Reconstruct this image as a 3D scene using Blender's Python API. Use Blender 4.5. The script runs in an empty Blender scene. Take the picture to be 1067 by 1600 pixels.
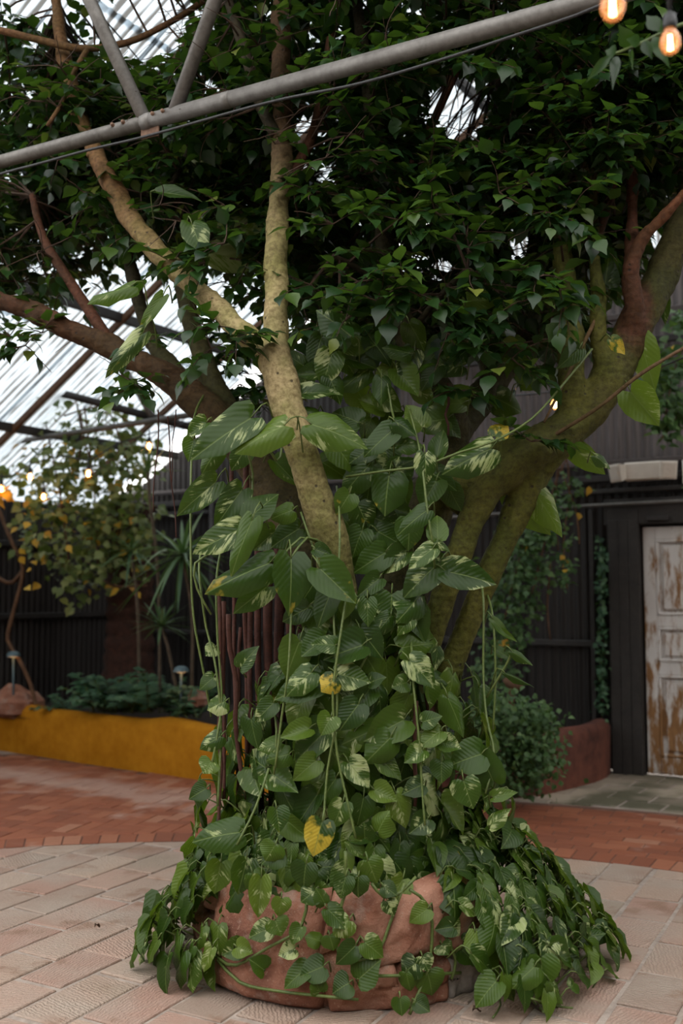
import bpy, math, random
import numpy as np
from mathutils import Vector, Matrix, Quaternion, noise
from mathutils.kdtree import KDTree

S = bpy.context.scene
COL = S.collection
rnd = random.Random(7)
U = rnd.uniform

# ------------------------------------------------------------------ camera, sky, exposure
F = 1600.0                       # focal length in pixels of the 1067x1600 frame
CX, CY, HOR = 533.5, 800.0, 925.0
EYE = Vector((0, 0, 1.5))
PITCH = math.atan((HOR - CY) / F)
cam = bpy.data.cameras.new('camera')
camo = bpy.data.objects.new('camera', cam)
COL.objects.link(camo)
camo.location = EYE
camo.rotation_euler = (math.pi / 2 + PITCH, 0, 0)
cam.sensor_fit = 'VERTICAL'
cam.sensor_height = 36
cam.sensor_width = 24
cam.lens = 36.0 * F / 1600.0
cam.clip_end = 200
cam.dof.use_dof = True
cam.dof.focus_distance = 4.05
cam.dof.aperture_fstop = 1.8
S.camera = camo

world = bpy.data.worlds.new('overcast_sky')
S.world = world
world.use_nodes = True
bg = world.node_tree.nodes['Background']
bg.inputs[0].default_value = (1.0, 0.985, 0.96, 1)
bg.inputs[1].default_value = 1.0

vs = S.view_settings
vs.view_transform = 'Standard'
vs.look = 'None'
vs.gamma = 1
vs.use_curve_mapping = False
vs.exposure = 1.85
S.cycles.use_denoising = True
S.cycles.max_bounces = 8
S.cycles.diffuse_bounces = 4
S.cycles.glossy_bounces = 3
S.cycles.transmission_bounces = 6
S.cycles.transparent_max_bounces = 8
S.cycles.caustics_reflective = False
S.cycles.caustics_refractive = False

FW = Vector((0, math.cos(PITCH), math.sin(PITCH)))
UP = Vector((0, -math.sin(PITCH), math.cos(PITCH)))
RT = Vector((1, 0, 0))


def ray(px, py):
    return FW + RT * ((px - CX) / F) + UP * ((CY - py) / F)


def P(px, py, d):
    """world point seen at that pixel, at world distance y = d from the camera"""
    r = ray(px, py)
    return EYE + r * (d / r.y)


def onplane(px, py, p0, nrm):
    r = ray(px, py)
    k = (Vector(p0) - EYE).dot(nrm) / r.dot(nrm)
    return EYE + r * k


def G0(px, py, z=0.0):
    return onplane(px, py, (0, 0, z), Vector((0, 0, 1)))


def proj(p):
    q = Vector(p) - EYE
    w = q.dot(FW)
    return CX + F * q.x / w, CY - F * q.dot(UP) / w


# building frame: t runs along the end wall, n runs into it
T = Vector((0.85, -0.527, 0)).normalized()
N = Vector((0.527, 0.85, 0)).normalized()
O = Vector((-2.3, 11.6, 0))


def W(u, v, z):
    return O + T * u + N * v + Vector((0, 0, z))


# ------------------------------------------------------------------ material helpers
def newmat(name):
    m = bpy.data.materials.new(name)
    m.use_nodes = True
    m.node_tree.nodes.clear()
    return m, m.node_tree


def nd(nt, typ, ins=None, **props):
    n = nt.nodes.new(typ)
    for k, v in props.items():
        setattr(n, k, v)
    for k, v in (ins or {}).items():
        s = n.inputs[k]
        if isinstance(v, bpy.types.NodeSocket):
            nt.links.new(v, s)
        else:
            if isinstance(v, tuple) and len(v) == 3 and s.type == 'RGBA':
                v = v + (1,)
            s.default_value = v
    return n


def mth(nt, op, a, b=0.0, c=None, clamp=False):
    ins = {0: a, 1: b}
    if c is not None:
        ins[2] = c
    n = nd(nt, 'ShaderNodeMath', ins, operation=op)
    n.use_clamp = clamp
    return n.outputs[0]


def mixc(nt, f, a, b, blend='MIX'):
    n = nd(nt, 'ShaderNodeMix', None, data_type='RGBA', blend_type=blend)
    for i, v in ((0, f), (6, a), (7, b)):
        s = n.inputs[i]
        if isinstance(v, bpy.types.NodeSocket):
            nt.links.new(v, s)
        else:
            s.default_value = v + (1,) if isinstance(v, tuple) and len(v) == 3 else v
    return n.outputs[2]


def ramp(nt, f, stops):
    n = nd(nt, 'ShaderNodeValToRGB', {0: f})
    cr = n.color_ramp
    while len(cr.elements) > 1:
        cr.elements.remove(cr.elements[-1])
    for i, (p, c) in enumerate(stops):
        e = cr.elements[0] if i == 0 else cr.elements.new(p)
        e.position = p
        e.color = (c + (1,)) if isinstance(c, tuple) else (c, c, c, 1)
    return n.outputs[0]


def nz(nt, vec, scale, detail=3, rough=0.55, w=None, dist=0.0):
    ins = {'Scale': scale, 'Detail': detail, 'Roughness': rough, 'Distortion': dist}
    if vec is not None:
        ins['Vector'] = vec
    n = nt.nodes.new('ShaderNodeTexNoise')
    if w is not None:
        n.noise_dimensions = '4D'
        ins['W'] = w
    for k, v in ins.items():
        if isinstance(v, bpy.types.NodeSocket):
            nt.links.new(v, n.inputs[k])
        else:
            n.inputs[k].default_value = v
    return n.outputs[0]


def out(nt, sh):
    nd(nt, 'ShaderNodeOutputMaterial', {0: sh})


def prin(nt, color, rough=0.6, bump=None, bstr=0.3, bdist=0.01, spec=0.4, **ex):
    ins = {'Base Color': color, 'Roughness': rough, 'Specular IOR Level': spec}
    ins.update({k.replace('_', ' '): v for k, v in ex.items()})
    if bump is not None:
        b = nd(nt, 'ShaderNodeBump', {'Strength': bstr, 'Distance': bdist, 'Height': bump})
        ins['Normal'] = b.outputs[0]
    return nd(nt, 'ShaderNodeBsdfPrincipled', ins).outputs[0]


def geo_pos(nt):
    return nd(nt, 'ShaderNodeNewGeometry').outputs['Position']


def obj_rand(nt):
    return nd(nt, 'ShaderNodeObjectInfo').outputs['Random']


def simple(name, c1, c2, scale=6, rough=0.7, bs=0.3, bd=0.01, detail=4, spec=0.4, metal=0.0):
    m, nt = newmat(name)
    p = geo_pos(nt)
    f = nz(nt, p, scale, detail)
    f2 = nz(nt, p, scale * 5, 3)
    k = mth(nt, 'MULTIPLY_ADD', f2, 0.4, mth(nt, 'MULTIPLY', f, 0.6))
    c = ramp(nt, k, [(0.32, c1), (0.66, c2)])
    out(nt, prin(nt, c, rough, f2, bs, bd, spec, Metallic=metal))
    return m


# ------------------------------------------------------------------ mesh helpers
class MB:
    def __init__(s):
        s.v, s.f, s.c, s.uv = [], [], [], []

    def add(s, vs_, fs, col=None):
        o = len(s.v)
        s.v += [tuple(p) for p in vs_]
        s.f += [tuple(i + o for i in f) for f in fs]
        if col is not None:
            s.c += [col] * len(vs_)

    def box(s, c, sx, sy, sz, ax=None, bev=0.0):
        """box at centre c with half sizes along the axes ax, edges chamfered by bev"""
        ax = ax or (Vector((1, 0, 0)), Vector((0, 1, 0)), Vector((0, 0, 1)))
        c = Vector(c)
        if bev <= 0:
            pts = [c + ax[0] * (i * sx) + ax[1] * (j * sy) + ax[2] * (k * sz) for i in (-1, 1) for j in (-1, 1) for k in (-1, 1)]
            s.add(pts, [(0, 1, 3, 2), (4, 6, 7, 5), (0, 4, 5, 1), (2, 3, 7, 6), (0, 2, 6, 4), (1, 5, 7, 3)])
            return
        h = (sx, sy, sz)
        pts, idx = [], {}
        for i in (-1, 1):
            for j in (-1, 1):
                for k in (-1, 1):
                    sg = (i, j, k)
                    for a in range(3):
                        q = c.copy()
                        for b in range(3):
                            q += ax[b] * (sg[b] * (h[b] if a == b else h[b] - bev))
                        idx[(sg, a)] = len(pts)
                        pts.append(q)
        fs = []
        for a in range(3):
            b, d = (a + 1) % 3, (a + 2) % 3
            for sa in (-1, 1):
                ring = []
                for sb, sd in ((-1, -1), (1, -1), (1, 1), (-1, 1)):
                    sg = [0, 0, 0]
                    sg[a], sg[b], sg[d] = sa, sb, sd
                    ring.append(idx[(tuple(sg), a)])
                fs.append(ring if sa > 0 else ring[::-1])
            for sb in (-1, 1):
                for sd in (-1, 1):
                    s0, s1 = [0, 0, 0], [0, 0, 0]
                    s0[a], s0[b], s0[d] = -1, sb, sd
                    s1[a], s1[b], s1[d] = 1, sb, sd
                    s0, s1 = tuple(s0), tuple(s1)
                    q = [idx[(s0, b)], idx[(s1, b)], idx[(s1, d)], idx[(s0, d)]]
                    fs.append(q if sb * sd > 0 else q[::-1])
        for i in (-1, 1):
            for j in (-1, 1):
                for k in (-1, 1):
                    q = [idx[((i, j, k), a)] for a in range(3)]
                    fs.append(q if i * j * k > 0 else q[::-1])
        s.add(pts, fs)

    def tube(s, pts, radii, sides=8, cap=True, col=None):
        pts = [Vector(p) for p in pts]
        if not hasattr(radii, '__len__'):
            radii = [radii] * len(pts)
        tn = [(pts[min(i + 1, len(pts) - 1)] - pts[max(i - 1, 0)]).normalized() for i in range(len(pts))]
        a = tn[0].cross(Vector((0.31, 0.2, 0.93)))
        if a.length < 1e-3:
            a = tn[0].cross(Vector((1, 0, 0)))
        a.normalize()
        vs_, fs = [], []
        for i, p in enumerate(pts):
            a = (a - tn[i] * a.dot(tn[i])).normalized()
            b = tn[i].cross(a)
            for k in range(sides):
                w = 2 * math.pi * k / sides
                vs_.append(p + (a * math.cos(w) + b * math.sin(w)) * radii[i])
        for i in range(len(pts) - 1):
            for k in range(sides):
                k2 = (k + 1) % sides
                fs.append((i * sides + k, i * sides + k2, (i + 1) * sides + k2, (i + 1) * sides + k))
        if cap:
            fs.append(tuple(range(sides))[::-1])
            fs.append(tuple((len(pts) - 1) * sides + k for k in range(sides)))
        s.add(vs_, fs, col)

    def lathe(s, prof, c, axis=Vector((0, 0, 1)), sides=16):
        """profile of (radius, height) turned round an axis"""
        axis = axis.normalized()
        a = axis.cross(Vector((0.2, 1, 0.1))).normalized()
        b = axis.cross(a)
        c = Vector(c)
        vs_, fs = [], []
        for r, h in prof:
            for k in range(sides):
                w = 2 * math.pi * k / sides
                vs_.append(c + axis * h + (a * math.cos(w) + b * math.sin(w)) * max(r, 1e-4))
        for i in range(len(prof) - 1):
            for k in range(sides):
                k2 = (k + 1) % sides
                fs.append((i * sides + k, i * sides + k2, (i + 1) * sides + k2, (i + 1) * sides + k))
        s.add(vs_, fs)

    def mesh(s, name, m=None, smooth=False):
        me = bpy.data.meshes.new(name)
        me.from_pydata(s.v, [], s.f)
        if m:
            me.materials.append(m)
        if smooth:
            me.polygons.foreach_set('use_smooth', [True] * len(me.polygons))
        if s.c and len(s.c) == len(s.v):
            at = me.attributes.new('tint', 'FLOAT_COLOR', 'POINT')
            at.data.foreach_set('color', [x for c in s.c for x in (c + (1,))])
        me.update()
        return me


def link(name, me, parent=None, M=None):
    o = bpy.data.objects.new(name, me)
    COL.objects.link(o)
    if parent is not None:
        o.parent = parent
        inv = Matrix.Translation(-parent.location) if parent.parent is None else Matrix()
        o.matrix_basis = inv @ M if M is not None else inv
    elif M is not None:
        o.matrix_basis = M
    return o


def tag(o, label=None, cat=None, group=None, kind=None):
    for k, v in (('label', label), ('category', cat), ('group', group), ('kind', kind)):
        if v:
            o[k] = v
    return o


def root(name, loc, label=None, cat=None, group=None, kind=None):
    o = bpy.data.objects.new(name, None)
    COL.objects.link(o)
    o.location = loc
    o.empty_display_size = 0.1
    return tag(o, label, cat, group, kind)


def spline(ctrl, step=0.04):
    """Catmull-Rom through control points (Vector, radius) -> dense points, radii"""
    pts = [Vector(c[0]) for c in ctrl]
    rad = [c[1] for c in ctrl]
    op, orr = [], []
    n = len(pts)
    for i in range(n - 1):
        p0, p1, p2, p3 = pts[max(i - 1, 0)], pts[i], pts[i + 1], pts[min(i + 2, n - 1)]
        k = max(2, int((p2 - p1).length / step))
        for j in range(k):
            t = j / k
            q = 0.5 * ((2 * p1) + (p2 - p0) * t + (2 * p0 - 5 * p1 + 4 * p2 - p3) * t * t + (3 * p1 - p0 - 3 * p2 + p3) * t ** 3)
            op.append(q)
            orr.append(rad[i] + (rad[i + 1] - rad[i]) * t)
    op.append(pts[-1])
    orr.append(rad[-1])
    return op, orr


def pxpath(lst):
    """[(px, py, depth, radius in px)] -> control points"""
    return [(P(x, y, d), r / F * d) for x, y, d, r in lst]


# ------------------------------------------------------------------ materials
def m_leaf_pothos(name, yellow=0.0, vari=0.0, backlit_look=False):
    m, nt = newmat(name)
    uv = nd(nt, 'ShaderNodeUVMap').outputs[0]
    sep = nd(nt, 'ShaderNodeSeparateXYZ', {0: uv})
    ax, al = sep.outputs[0], sep.outputs[1]          # distance from midrib, position along it
    side = nd(nt, 'ShaderNodeSeparateXYZ', {0: nd(nt, 'ShaderNodeTexCoord').outputs['Object']}).outputs[0]
    sg = mth(nt, 'SIGN', side)
    r = obj_rand(nt)
    ac = mth(nt, 'MULTIPLY_ADD', ax, -0.9, al)       # constant along a side vein
    w = mth(nt, 'MULTIPLY_ADD', sg, 3.1, mth(nt, 'MULTIPLY', r, 91.0))
    vec = nd(nt, 'ShaderNodeCombineXYZ', {0: mth(nt, 'MULTIPLY', ax, 3.2), 1: mth(nt, 'MULTIPLY', ac, 11.0), 2: w}).outputs[0]
    st = nz(nt, vec, 1.0, 5, 0.72)
    big = nz(nt, nd(nt, 'ShaderNodeCombineXYZ', {0: ax, 1: al, 2: w}).outputs[0], 2.2, 1)
    bias = ramp(nt, mth(nt, 'FRACT', mth(nt, 'MULTIPLY', r, 17.3)), [(0.0, 0.0), (0.5, 0.03), (0.85, 0.09), (1.0, 0.17)])
    val = mth(nt, 'ADD', mth(nt, 'MULTIPLY_ADD', big, 0.55, mth(nt, 'MULTIPLY', st, 0.62)), mth(nt, 'ADD', bias, vari - 0.06))
    msk = ramp(nt, val, [(0.72, 0.0), (0.77, 1.0)])
    r2 = mth(nt, 'FRACT', mth(nt, 'MULTIPLY', r, 7.7))
    gr = ramp(nt, r2, [(0.0, (0.010, 0.026, 0.003)), (0.5, (0.026, 0.056, 0.005)), (0.85, (0.062, 0.104, 0.010)), (1.0, (0.11, 0.16, 0.02))])
    mott = nz(nt, vec, 2.5, 2)
    gr = mixc(nt, mth(nt, 'MULTIPLY', mott, 0.4), gr, (0.038, 0.085, 0.013))
    if backlit_look:
        gr = mixc(nt, 0.6, gr, (0.15, 0.23, 0.025))
    cr = mixc(nt, nz(nt, vec, 0.8, 1), (0.20, 0.27, 0.07), (0.40, 0.42, 0.23))
    c = mixc(nt, msk, gr, cr)
    if yellow > 0:
        yz = nz(nt, nd(nt, 'ShaderNodeCombineXYZ', {0: ax, 1: al, 2: w}).outputs[0], 3.0, 3)
        ym = ramp(nt, mth(nt, 'ADD', mth(nt, 'MULTIPLY_ADD', al, 0.35, yz), yellow - 0.5), [(0.52, 0.0), (0.68, 1.0)])
        c = mixc(nt, ym, c, (0.40, 0.29, 0.03))
        br = ramp(nt, mth(nt, 'MULTIPLY_ADD', yz, 0.3, al), [(1.06, 0.0), (1.15, 1.0)])
        c = mixc(nt, br, c, (0.13, 0.06, 0.03))
    rib = ramp(nt, ax, [(0.008, 1.0), (0.022, 0.0)])
    c = mixc(nt, mth(nt, 'MULTIPLY', rib, 0.55), c, (0.16, 0.22, 0.06))
    vein = nd(nt, 'ShaderNodeTexWave', {'Vector': vec, 'Scale': 0.22, 'Distortion': 0.6}, wave_type='BANDS', bands_direction='Y').outputs[1]
    hgt = mth(nt, 'MULTIPLY_ADD', rib, -0.6, mth(nt, 'MULTIPLY', vein, 0.5))
    sh = prin(nt, c, 0.36, hgt, 0.25, 0.005, 0.26)
    tr = nd(nt, 'ShaderNodeBsdfTranslucent', {0: mixc(nt, 0.6, c, (0.20, 0.32, 0.02))}).outputs[0]
    mx = nd(nt, 'ShaderNodeMixShader', {0: 0.5 if backlit_look else 0.3, 1: sh, 2: tr})
    out(nt, mx.outputs[0])
    return m


def m_leaf_small(name, stops, obj=False, rough=0.35, trans=0.25, tcol=(0.14, 0.28, 0.02), spec=0.34):
    """plain leaf; its shade comes from the leaf's own random number"""
    m, nt = newmat(name)
    if obj:
        r = obj_rand(nt)
    else:
        r = nd(nt, 'ShaderNodeSeparateColor', {0: nd(nt, 'ShaderNodeAttribute', attribute_name='tint').outputs[0]}).outputs[0]
    c = ramp(nt, r, stops)
    n = nz(nt, geo_pos(nt), 40, 2)
    c = mixc(nt, mth(nt, 'MULTIPLY', n, 0.35), c, stops[0][1])
    sh = prin(nt, c, rough, None, spec=spec)
    tr = nd(nt, 'ShaderNodeBsdfTranslucent', {0: mixc(nt, 0.5, c, tcol)}).outputs[0]
    out(nt, nd(nt, 'ShaderNodeMixShader', {0: trans, 1: sh, 2: tr}).outputs[0])
    return m


FICUS = [(0.0, (0.005, 0.019, 0.005)), (0.5, (0.010, 0.033, 0.007)), (0.88, (0.020, 0.055, 0.010)), (0.97, (0.07, 0.125, 0.02)), (1.0, (0.15, 0.17, 0.03))]
M_ficus = m_leaf_small('ficus_leaf', FICUS)
M_ficus_o = m_leaf_small('ficus_leaf_single', FICUS, True)
M_pothos = m_leaf_pothos('pothos_leaf')
M_pothos_v = m_leaf_pothos('pothos_leaf_marbled', 0.0, 0.09)
M_pothos_y = m_leaf_pothos('pothos_leaf_yellowing', 0.17, 0.0)
M_pothos_b = m_leaf_pothos('pothos_leaf_backlit_look', 0.0, 0.10, True)  # lighter, more translucent copy of the leaf; light from behind is put into its colour
M_pothos_yy = m_leaf_pothos('pothos_leaf_yellow', 0.48, 0.0)
BUSH = [(0.0, (0.03, 0.075, 0.022)), (0.6, (0.06, 0.12, 0.035)), (1.0, (0.11, 0.18, 0.06))]
M_bush = m_leaf_small('shrub_leaf', BUSH, rough=0.5)
M_fern = m_leaf_small('undergrowth_leaf', [(0.0, (0.016, 0.05, 0.024)), (0.6, (0.035, 0.09, 0.042)), (1.0, (0.09, 0.16, 0.075))], rough=0.5)
M_vine = m_leaf_small('climber_leaf', [(0.0, (0.07, 0.11, 0.025)), (0.6, (0.15, 0.18, 0.05)), (1.0, (0.25, 0.25, 0.09))], rough=0.5)
M_vyel = m_leaf_small('yellow_leaf', [(0.0, (0.42, 0.22, 0.02)), (1.0, (0.62, 0.42, 0.05))], rough=0.5, tcol=(0.7, 0.45, 0.03))
M_yucca = m_leaf_small('spiky_leaf', [(0.0, (0.045, 0.10, 0.045)), (0.6, (0.10, 0.17, 0.075)), (1.0, (0.19, 0.25, 0.13))], True, rough=0.45)
M_stem = simple('pothos_stem', (0.045, 0.075, 0.014), (0.10, 0.13, 0.03), 20, 0.5)
M_woody = simple('brown_twig', (0.06, 0.028, 0.014), (0.15, 0.075, 0.035), 20, 0.8)
M_ytrunk = simple('grey_brown_stem', (0.05, 0.035, 0.022), (0.12, 0.09, 0.06), 20, 0.85)
M_twig = simple('dark_twig', (0.022, 0.012, 0.007), (0.06, 0.03, 0.015), 20, 0.8)
M_root = simple('aerial_root_bark', (0.030, 0.009, 0.006), (0.075, 0.022, 0.012), 20, 0.8)
M_dead = simple('dry_leaf', (0.02, 0.012, 0.008), (0.09, 0.05, 0.025), 30, 0.8)


def m_bark():
    m, nt = newmat('bark')
    p = geo_pos(nt)
    tint = nd(nt, 'ShaderNodeAttribute', attribute_name='tint').outputs[0]
    big = nz(nt, p, 5.0, 4, 0.6)
    fine = nz(nt, p, 55.0, 4, 0.65)
    nrmz = nd(nt, 'ShaderNodeSeparateXYZ', {0: nd(nt, 'ShaderNodeNewGeometry').outputs['Normal']})
    c = mixc(nt, ramp(nt, big, [(0.35, 0.0), (0.62, 0.8)]), tint, mixc(nt, 1.0, tint, (0.50, 0.62, 0.34), 'MULTIPLY'))
    c = mixc(nt, ramp(nt, fine, [(0.35, 0.75), (0.6, 0.0)]), c, mixc(nt, 1.0, c, (0.38, 0.34, 0.28), 'MULTIPLY'))
    vor = nd(nt, 'ShaderNodeTexVoronoi', {'Vector': p, 'Scale': 21.0, 'Randomness': 1.0})
    spot = ramp(nt, vor.outputs[0], [(0.09, 1.0), (0.17, 0.0)])
    keep = ramp(nt, nz(nt, p, 9.0, 1), [(0.5, 0.0), (0.56, 1.0)])
    spot = mth(nt, 'MULTIPLY', spot, keep)
    c = mixc(nt, mth(nt, 'MULTIPLY', spot, 0.85), c, (0.018, 0.012, 0.008))
    sep = nd(nt, 'ShaderNodeSeparateXYZ', {0: p})
    rings = nd(nt, 'ShaderNodeTexWave', {'Vector': p, 'Scale': 9.0, 'Distortion': 5.0, 'Detail': 2.0, 'Detail Scale': 2.0}, bands_direction='Z').outputs[1]
    h = mth(nt, 'ADD', mth(nt, 'MULTIPLY_ADD', fine, 0.7, mth(nt, 'MULTIPLY', rings, 0.18)), mth(nt, 'MULTIPLY', spot, -0.5))
    out(nt, prin(nt, c, 0.8, h, 0.55, 0.012, 0.25))
    return m


M_bark = m_bark()


def m_paver():
    m, nt = newmat('sandstone_paver')
    p = geo_pos(nt)
    r = obj_rand(nt)
    ob = nd(nt, 'ShaderNodeTexCoord').outputs['Object']
    rot = nd(nt, 'ShaderNodeVectorRotate', {'Vector': ob, 'Angle': mth(nt, 'MULTIPLY_ADD', r, 5.0, 0.2)}, rotation_type='Z_AXIS').outputs[0]
    wv = nd(nt, 'ShaderNodeTexWave', {'Vector': rot, 'Scale': 20.0, 'Distortion': 8.0, 'Detail': 3.0, 'Detail Scale': 1.5, 'Detail Roughness': 0.65}).outputs[1]
    pat = nz(nt, p, 5.0, 3)
    chis = mth(nt, 'MULTIPLY', wv, ramp(nt, mth(nt, 'ADD', pat, mth(nt, 'MULTIPLY', mth(nt, 'SUBTRACT', r, 0.5), 0.25)), [(0.36, 0.1), (0.52, 1.0)]))
    base = ramp(nt, mth(nt, 'FRACT', mth(nt, 'MULTIPLY', r, 13.7)), [(0.0, (0.27, 0.185, 0.14)), (0.25, (0.33, 0.20, 0.155)), (0.5, (0.36, 0.265, 0.205)), (0.7, (0.26, 0.19, 0.15)), (0.86, (0.40, 0.28, 0.21)), (1.0, (0.25, 0.22, 0.17))])
    bl = nz(nt, p, 2.3, 4)
    c = mixc(nt, ramp(nt, bl, [(0.42, 0.0), (0.66, 0.75)]), base, (0.33, 0.275, 0.225))
    c = mixc(nt, ramp(nt, nz(nt, p, 3.7, 4, 0.62), [(0.56, 0.0), (0.66, 0.7)]), c, (0.20, 0.115, 0.075))
    c = mixc(nt, ramp(nt, nz(nt, p, 1.4, 2), [(0.58, 0.0), (0.7, 0.4)]), c, (0.20, 0.19, 0.135))
    fine = nz(nt, p, 70, 3)
    c = mixc(nt, mth(nt, 'MULTIPLY', mth(nt, 'SUBTRACT', 1.0, chis), 0.24), c, (0.12, 0.075, 0.055))
    h = mth(nt, 'MULTIPLY_ADD', chis, 0.9, mth(nt, 'MULTIPLY', fine, 0.8))
    out(nt, prin(nt, c, 0.75, h, 0.6, 0.006, 0.3))
    return m


def m_brick():
    m, nt = newmat('terracotta_brick')
    p = geo_pos(nt)
    r = obj_rand(nt)
    base = ramp(nt, r, [(0.0, (0.175, 0.052, 0.024)), (0.5, (0.235, 0.07, 0.031)), (0.85, (0.28, 0.095, 0.045)), (1.0, (0.32, 0.15, 0.09))])
    f = nz(nt, p, 14, 4)
    c = mixc(nt, mth(nt, 'MULTIPLY', f, 0.4), base, (0.13, 0.05, 0.03))
    # salt bloom where water runs off the raised beds and along the border
    ef = ramp(nt, mth(nt, 'MULTIPLY_ADD', nz(nt, p, 9, 4), 0.35, nz(nt, p, 1.1, 3)), [(0.74, 0.0), (0.9, 0.75)])
    d = nd(nt, 'ShaderNodeVectorMath', {0: p, 1: tuple(W(0, -2.12, 0))}, operation='SUBTRACT').outputs[0]
    dv = nd(nt, 'ShaderNodeVectorMath', {0: d, 1: tuple(N)}, operation='DOT_PRODUCT').outputs[1]
    band = ramp(nt, mth(nt, 'MULTIPLY_ADD', dv, 1.0, mth(nt, 'MULTIPLY_ADD', nz(nt, p, 2.5, 4), 1.1, 0.72)), [(0.30, 0.0), (0.48, 0.6), (0.62, 0.65), (0.9, 0.12), (1.0, 0.0)])
    wl = mth(nt, 'MULTIPLY', band, ramp(nt, nd(nt, 'ShaderNodeSeparateXYZ', {0: p}).outputs[0], [(0.0, 1.0), (0.2, 0.0)]))
    c = mixc(nt, mth(nt, 'MAXIMUM', ef, wl), c, (0.37, 0.25, 0.20))
    out(nt, prin(nt, c, 0.7, nz(nt, p, 60, 3), 0.4, 0.004, 0.35))
    return m


M_paver, M_brick = m_paver(), m_brick()
M_mortar = simple('mortar', (0.19, 0.15, 0.125), (0.36, 0.30, 0.255), 9, 0.9)
M_moss = None


def m_moss_slab():
    m, nt = newmat('mossy_slab')
    p = geo_pos(nt)
    r = obj_rand(nt)
    base = ramp(nt, r, [(0.0, (0.17, 0.135, 0.10)), (0.5, (0.26, 0.215, 0.165)), (1.0, (0.34, 0.28, 0.21))])
    c = mixc(nt, ramp(nt, nz(nt, p, 1.7, 4), [(0.42, 0.0), (0.58, 0.85)]), base, (0.06, 0.058, 0.03))
    out(nt, prin(nt, c, 0.7, nz(nt, p, 40, 3), 0.5, 0.006))
    return m


M_moss = m_moss_slab()


def m_rock():
    m, nt = newmat('red_rock')
    p = geo_pos(nt)
    r = obj_rand(nt)
    a = nz(nt, p, 4.5, 5, 0.6)
    c = ramp(nt, mth(nt, 'MULTIPLY_ADD', r, 0.18, a), [(0.36, (0.12, 0.045, 0.028)), (0.55, (0.235, 0.10, 0.062)), (0.75, (0.33, 0.17, 0.115))])
    c = mixc(nt, ramp(nt, nz(nt, p, 8, 4, 0.65), [(0.54, 0.0), (0.68, 0.6)]), c, (0.29, 0.22, 0.18))
    c = mixc(nt, ramp(nt, nz(nt, p, 90, 2), [(0.62, 0.0), (0.72, 0.5)]), c, (0.4, 0.27, 0.2))
    h = mth(nt, 'MULTIPLY_ADD', nz(nt, p, 30, 5, 0.65), 1.0, mth(nt, 'MULTIPLY', a, 0.8))
    out(nt, prin(nt, c, 0.8, h, 0.7, 0.015, 0.3))
    return m


M_rock = m_rock()
M_concrete = simple('grey_concrete', (0.17, 0.145, 0.125), (0.29, 0.255, 0.225), 12, 0.85)
M_soil = simple('dark_soil', (0.012, 0.008, 0.006), (0.04, 0.026, 0.018), 25, 0.95, 0.8, 0.03)
M_ochre = simple('ochre_plaster', (0.25, 0.094, 0.004), (0.38, 0.16, 0.010), 2.6, 0.9, 0.25, 0.01, spec=0.08)
M_terra = simple('red_plaster', (0.035, 0.010, 0.006), (0.17, 0.055, 0.033), 2.2, 0.8, 0.4, 0.015)
M_steel = simple('galvanised_steel', (0.085, 0.078, 0.070), (0.18, 0.17, 0.158), 9, 0.5, 0.15, 0.004, metal=0.3)
M_rust = simple('rusty_bolt', (0.08, 0.04, 0.025), (0.19, 0.11, 0.07), 30, 0.8)
M_black = simple('black_rubber', (0.008, 0.008, 0.009), (0.022, 0.022, 0.024), 20, 0.5)
M_dark = simple('dark_painted_steel', (0.012, 0.010, 0.009), (0.032, 0.027, 0.024), 5, 0.6)
M_blackwood = simple('black_painted_boards', (0.013, 0.011, 0.010), (0.030, 0.025, 0.022), 9, 0.65)
M_white = simple('off_white_plastic', (0.55, 0.49, 0.42), (0.66, 0.60, 0.53), 3, 0.5)
M_lens = simple('lamp_lens', (0.50, 0.43, 0.36), (0.58, 0.52, 0.45), 10, 0.3)
M_sign = simple('white_sign', (0.62, 0.62, 0.6), (0.7, 0.7, 0.68), 2, 0.5)
M_teal = simple('blue_green_enamel', (0.05, 0.085, 0.10), (0.10, 0.15, 0.165), 8, 0.45)
M_palm = simple('palm_trunk_fibre', (0.016, 0.008, 0.005), (0.075, 0.026, 0.014), 14, 0.95, 0.9, 0.03)


def m_sheet(name, c1, c2, dirt, trans=0.0, tc=(0.8, 0.82, 0.84)):
    """corrugated sheet: UV x runs across the waves, one unit per wave"""
    m, nt = newmat(name)
    p = geo_pos(nt)
    uv = nd(nt, 'ShaderNodeUVMap').outputs[0]
    s = nd(nt, 'ShaderNodeSeparateXYZ', {0: uv})
    ph = mth(nt, 'COSINE', mth(nt, 'MULTIPLY', s.outputs[0], 2 * math.pi))
    lo = nz(nt, p, 1.3, 4)
    sv = nd(nt, 'ShaderNodeCombineXYZ', {0: mth(nt, 'MULTIPLY', s.outputs[0], 0.9), 1: mth(nt, 'MULTIPLY', s.outputs[1], 1.6), 2: mth(nt, 'MULTIPLY', obj_rand(nt), 30.0)}).outputs[0]
    ln = nz(nt, sv, 1.0, 3)
    c = mixc(nt, lo, c1, c2)
    k = ramp(nt, mth(nt, 'MULTIPLY_ADD', ph, 0.17, ln), [(0.56, 0.0), (0.68, 0.85)])
    c = mixc(nt, k, c, dirt)
    sh = prin(nt, c, 0.55, None)
    if trans:
        tr = nd(nt, 'ShaderNodeBsdfTranslucent', {0: mixc(nt, 1.0, mixc(nt, k, tc, (0.09, 0.07, 0.05)), tc, 'MULTIPLY')}).outputs[0]
        sh = nd(nt, 'ShaderNodeMixShader', {0: trans, 1: sh, 2: tr}).outputs[0]
    out(nt, sh)
    return m


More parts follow.
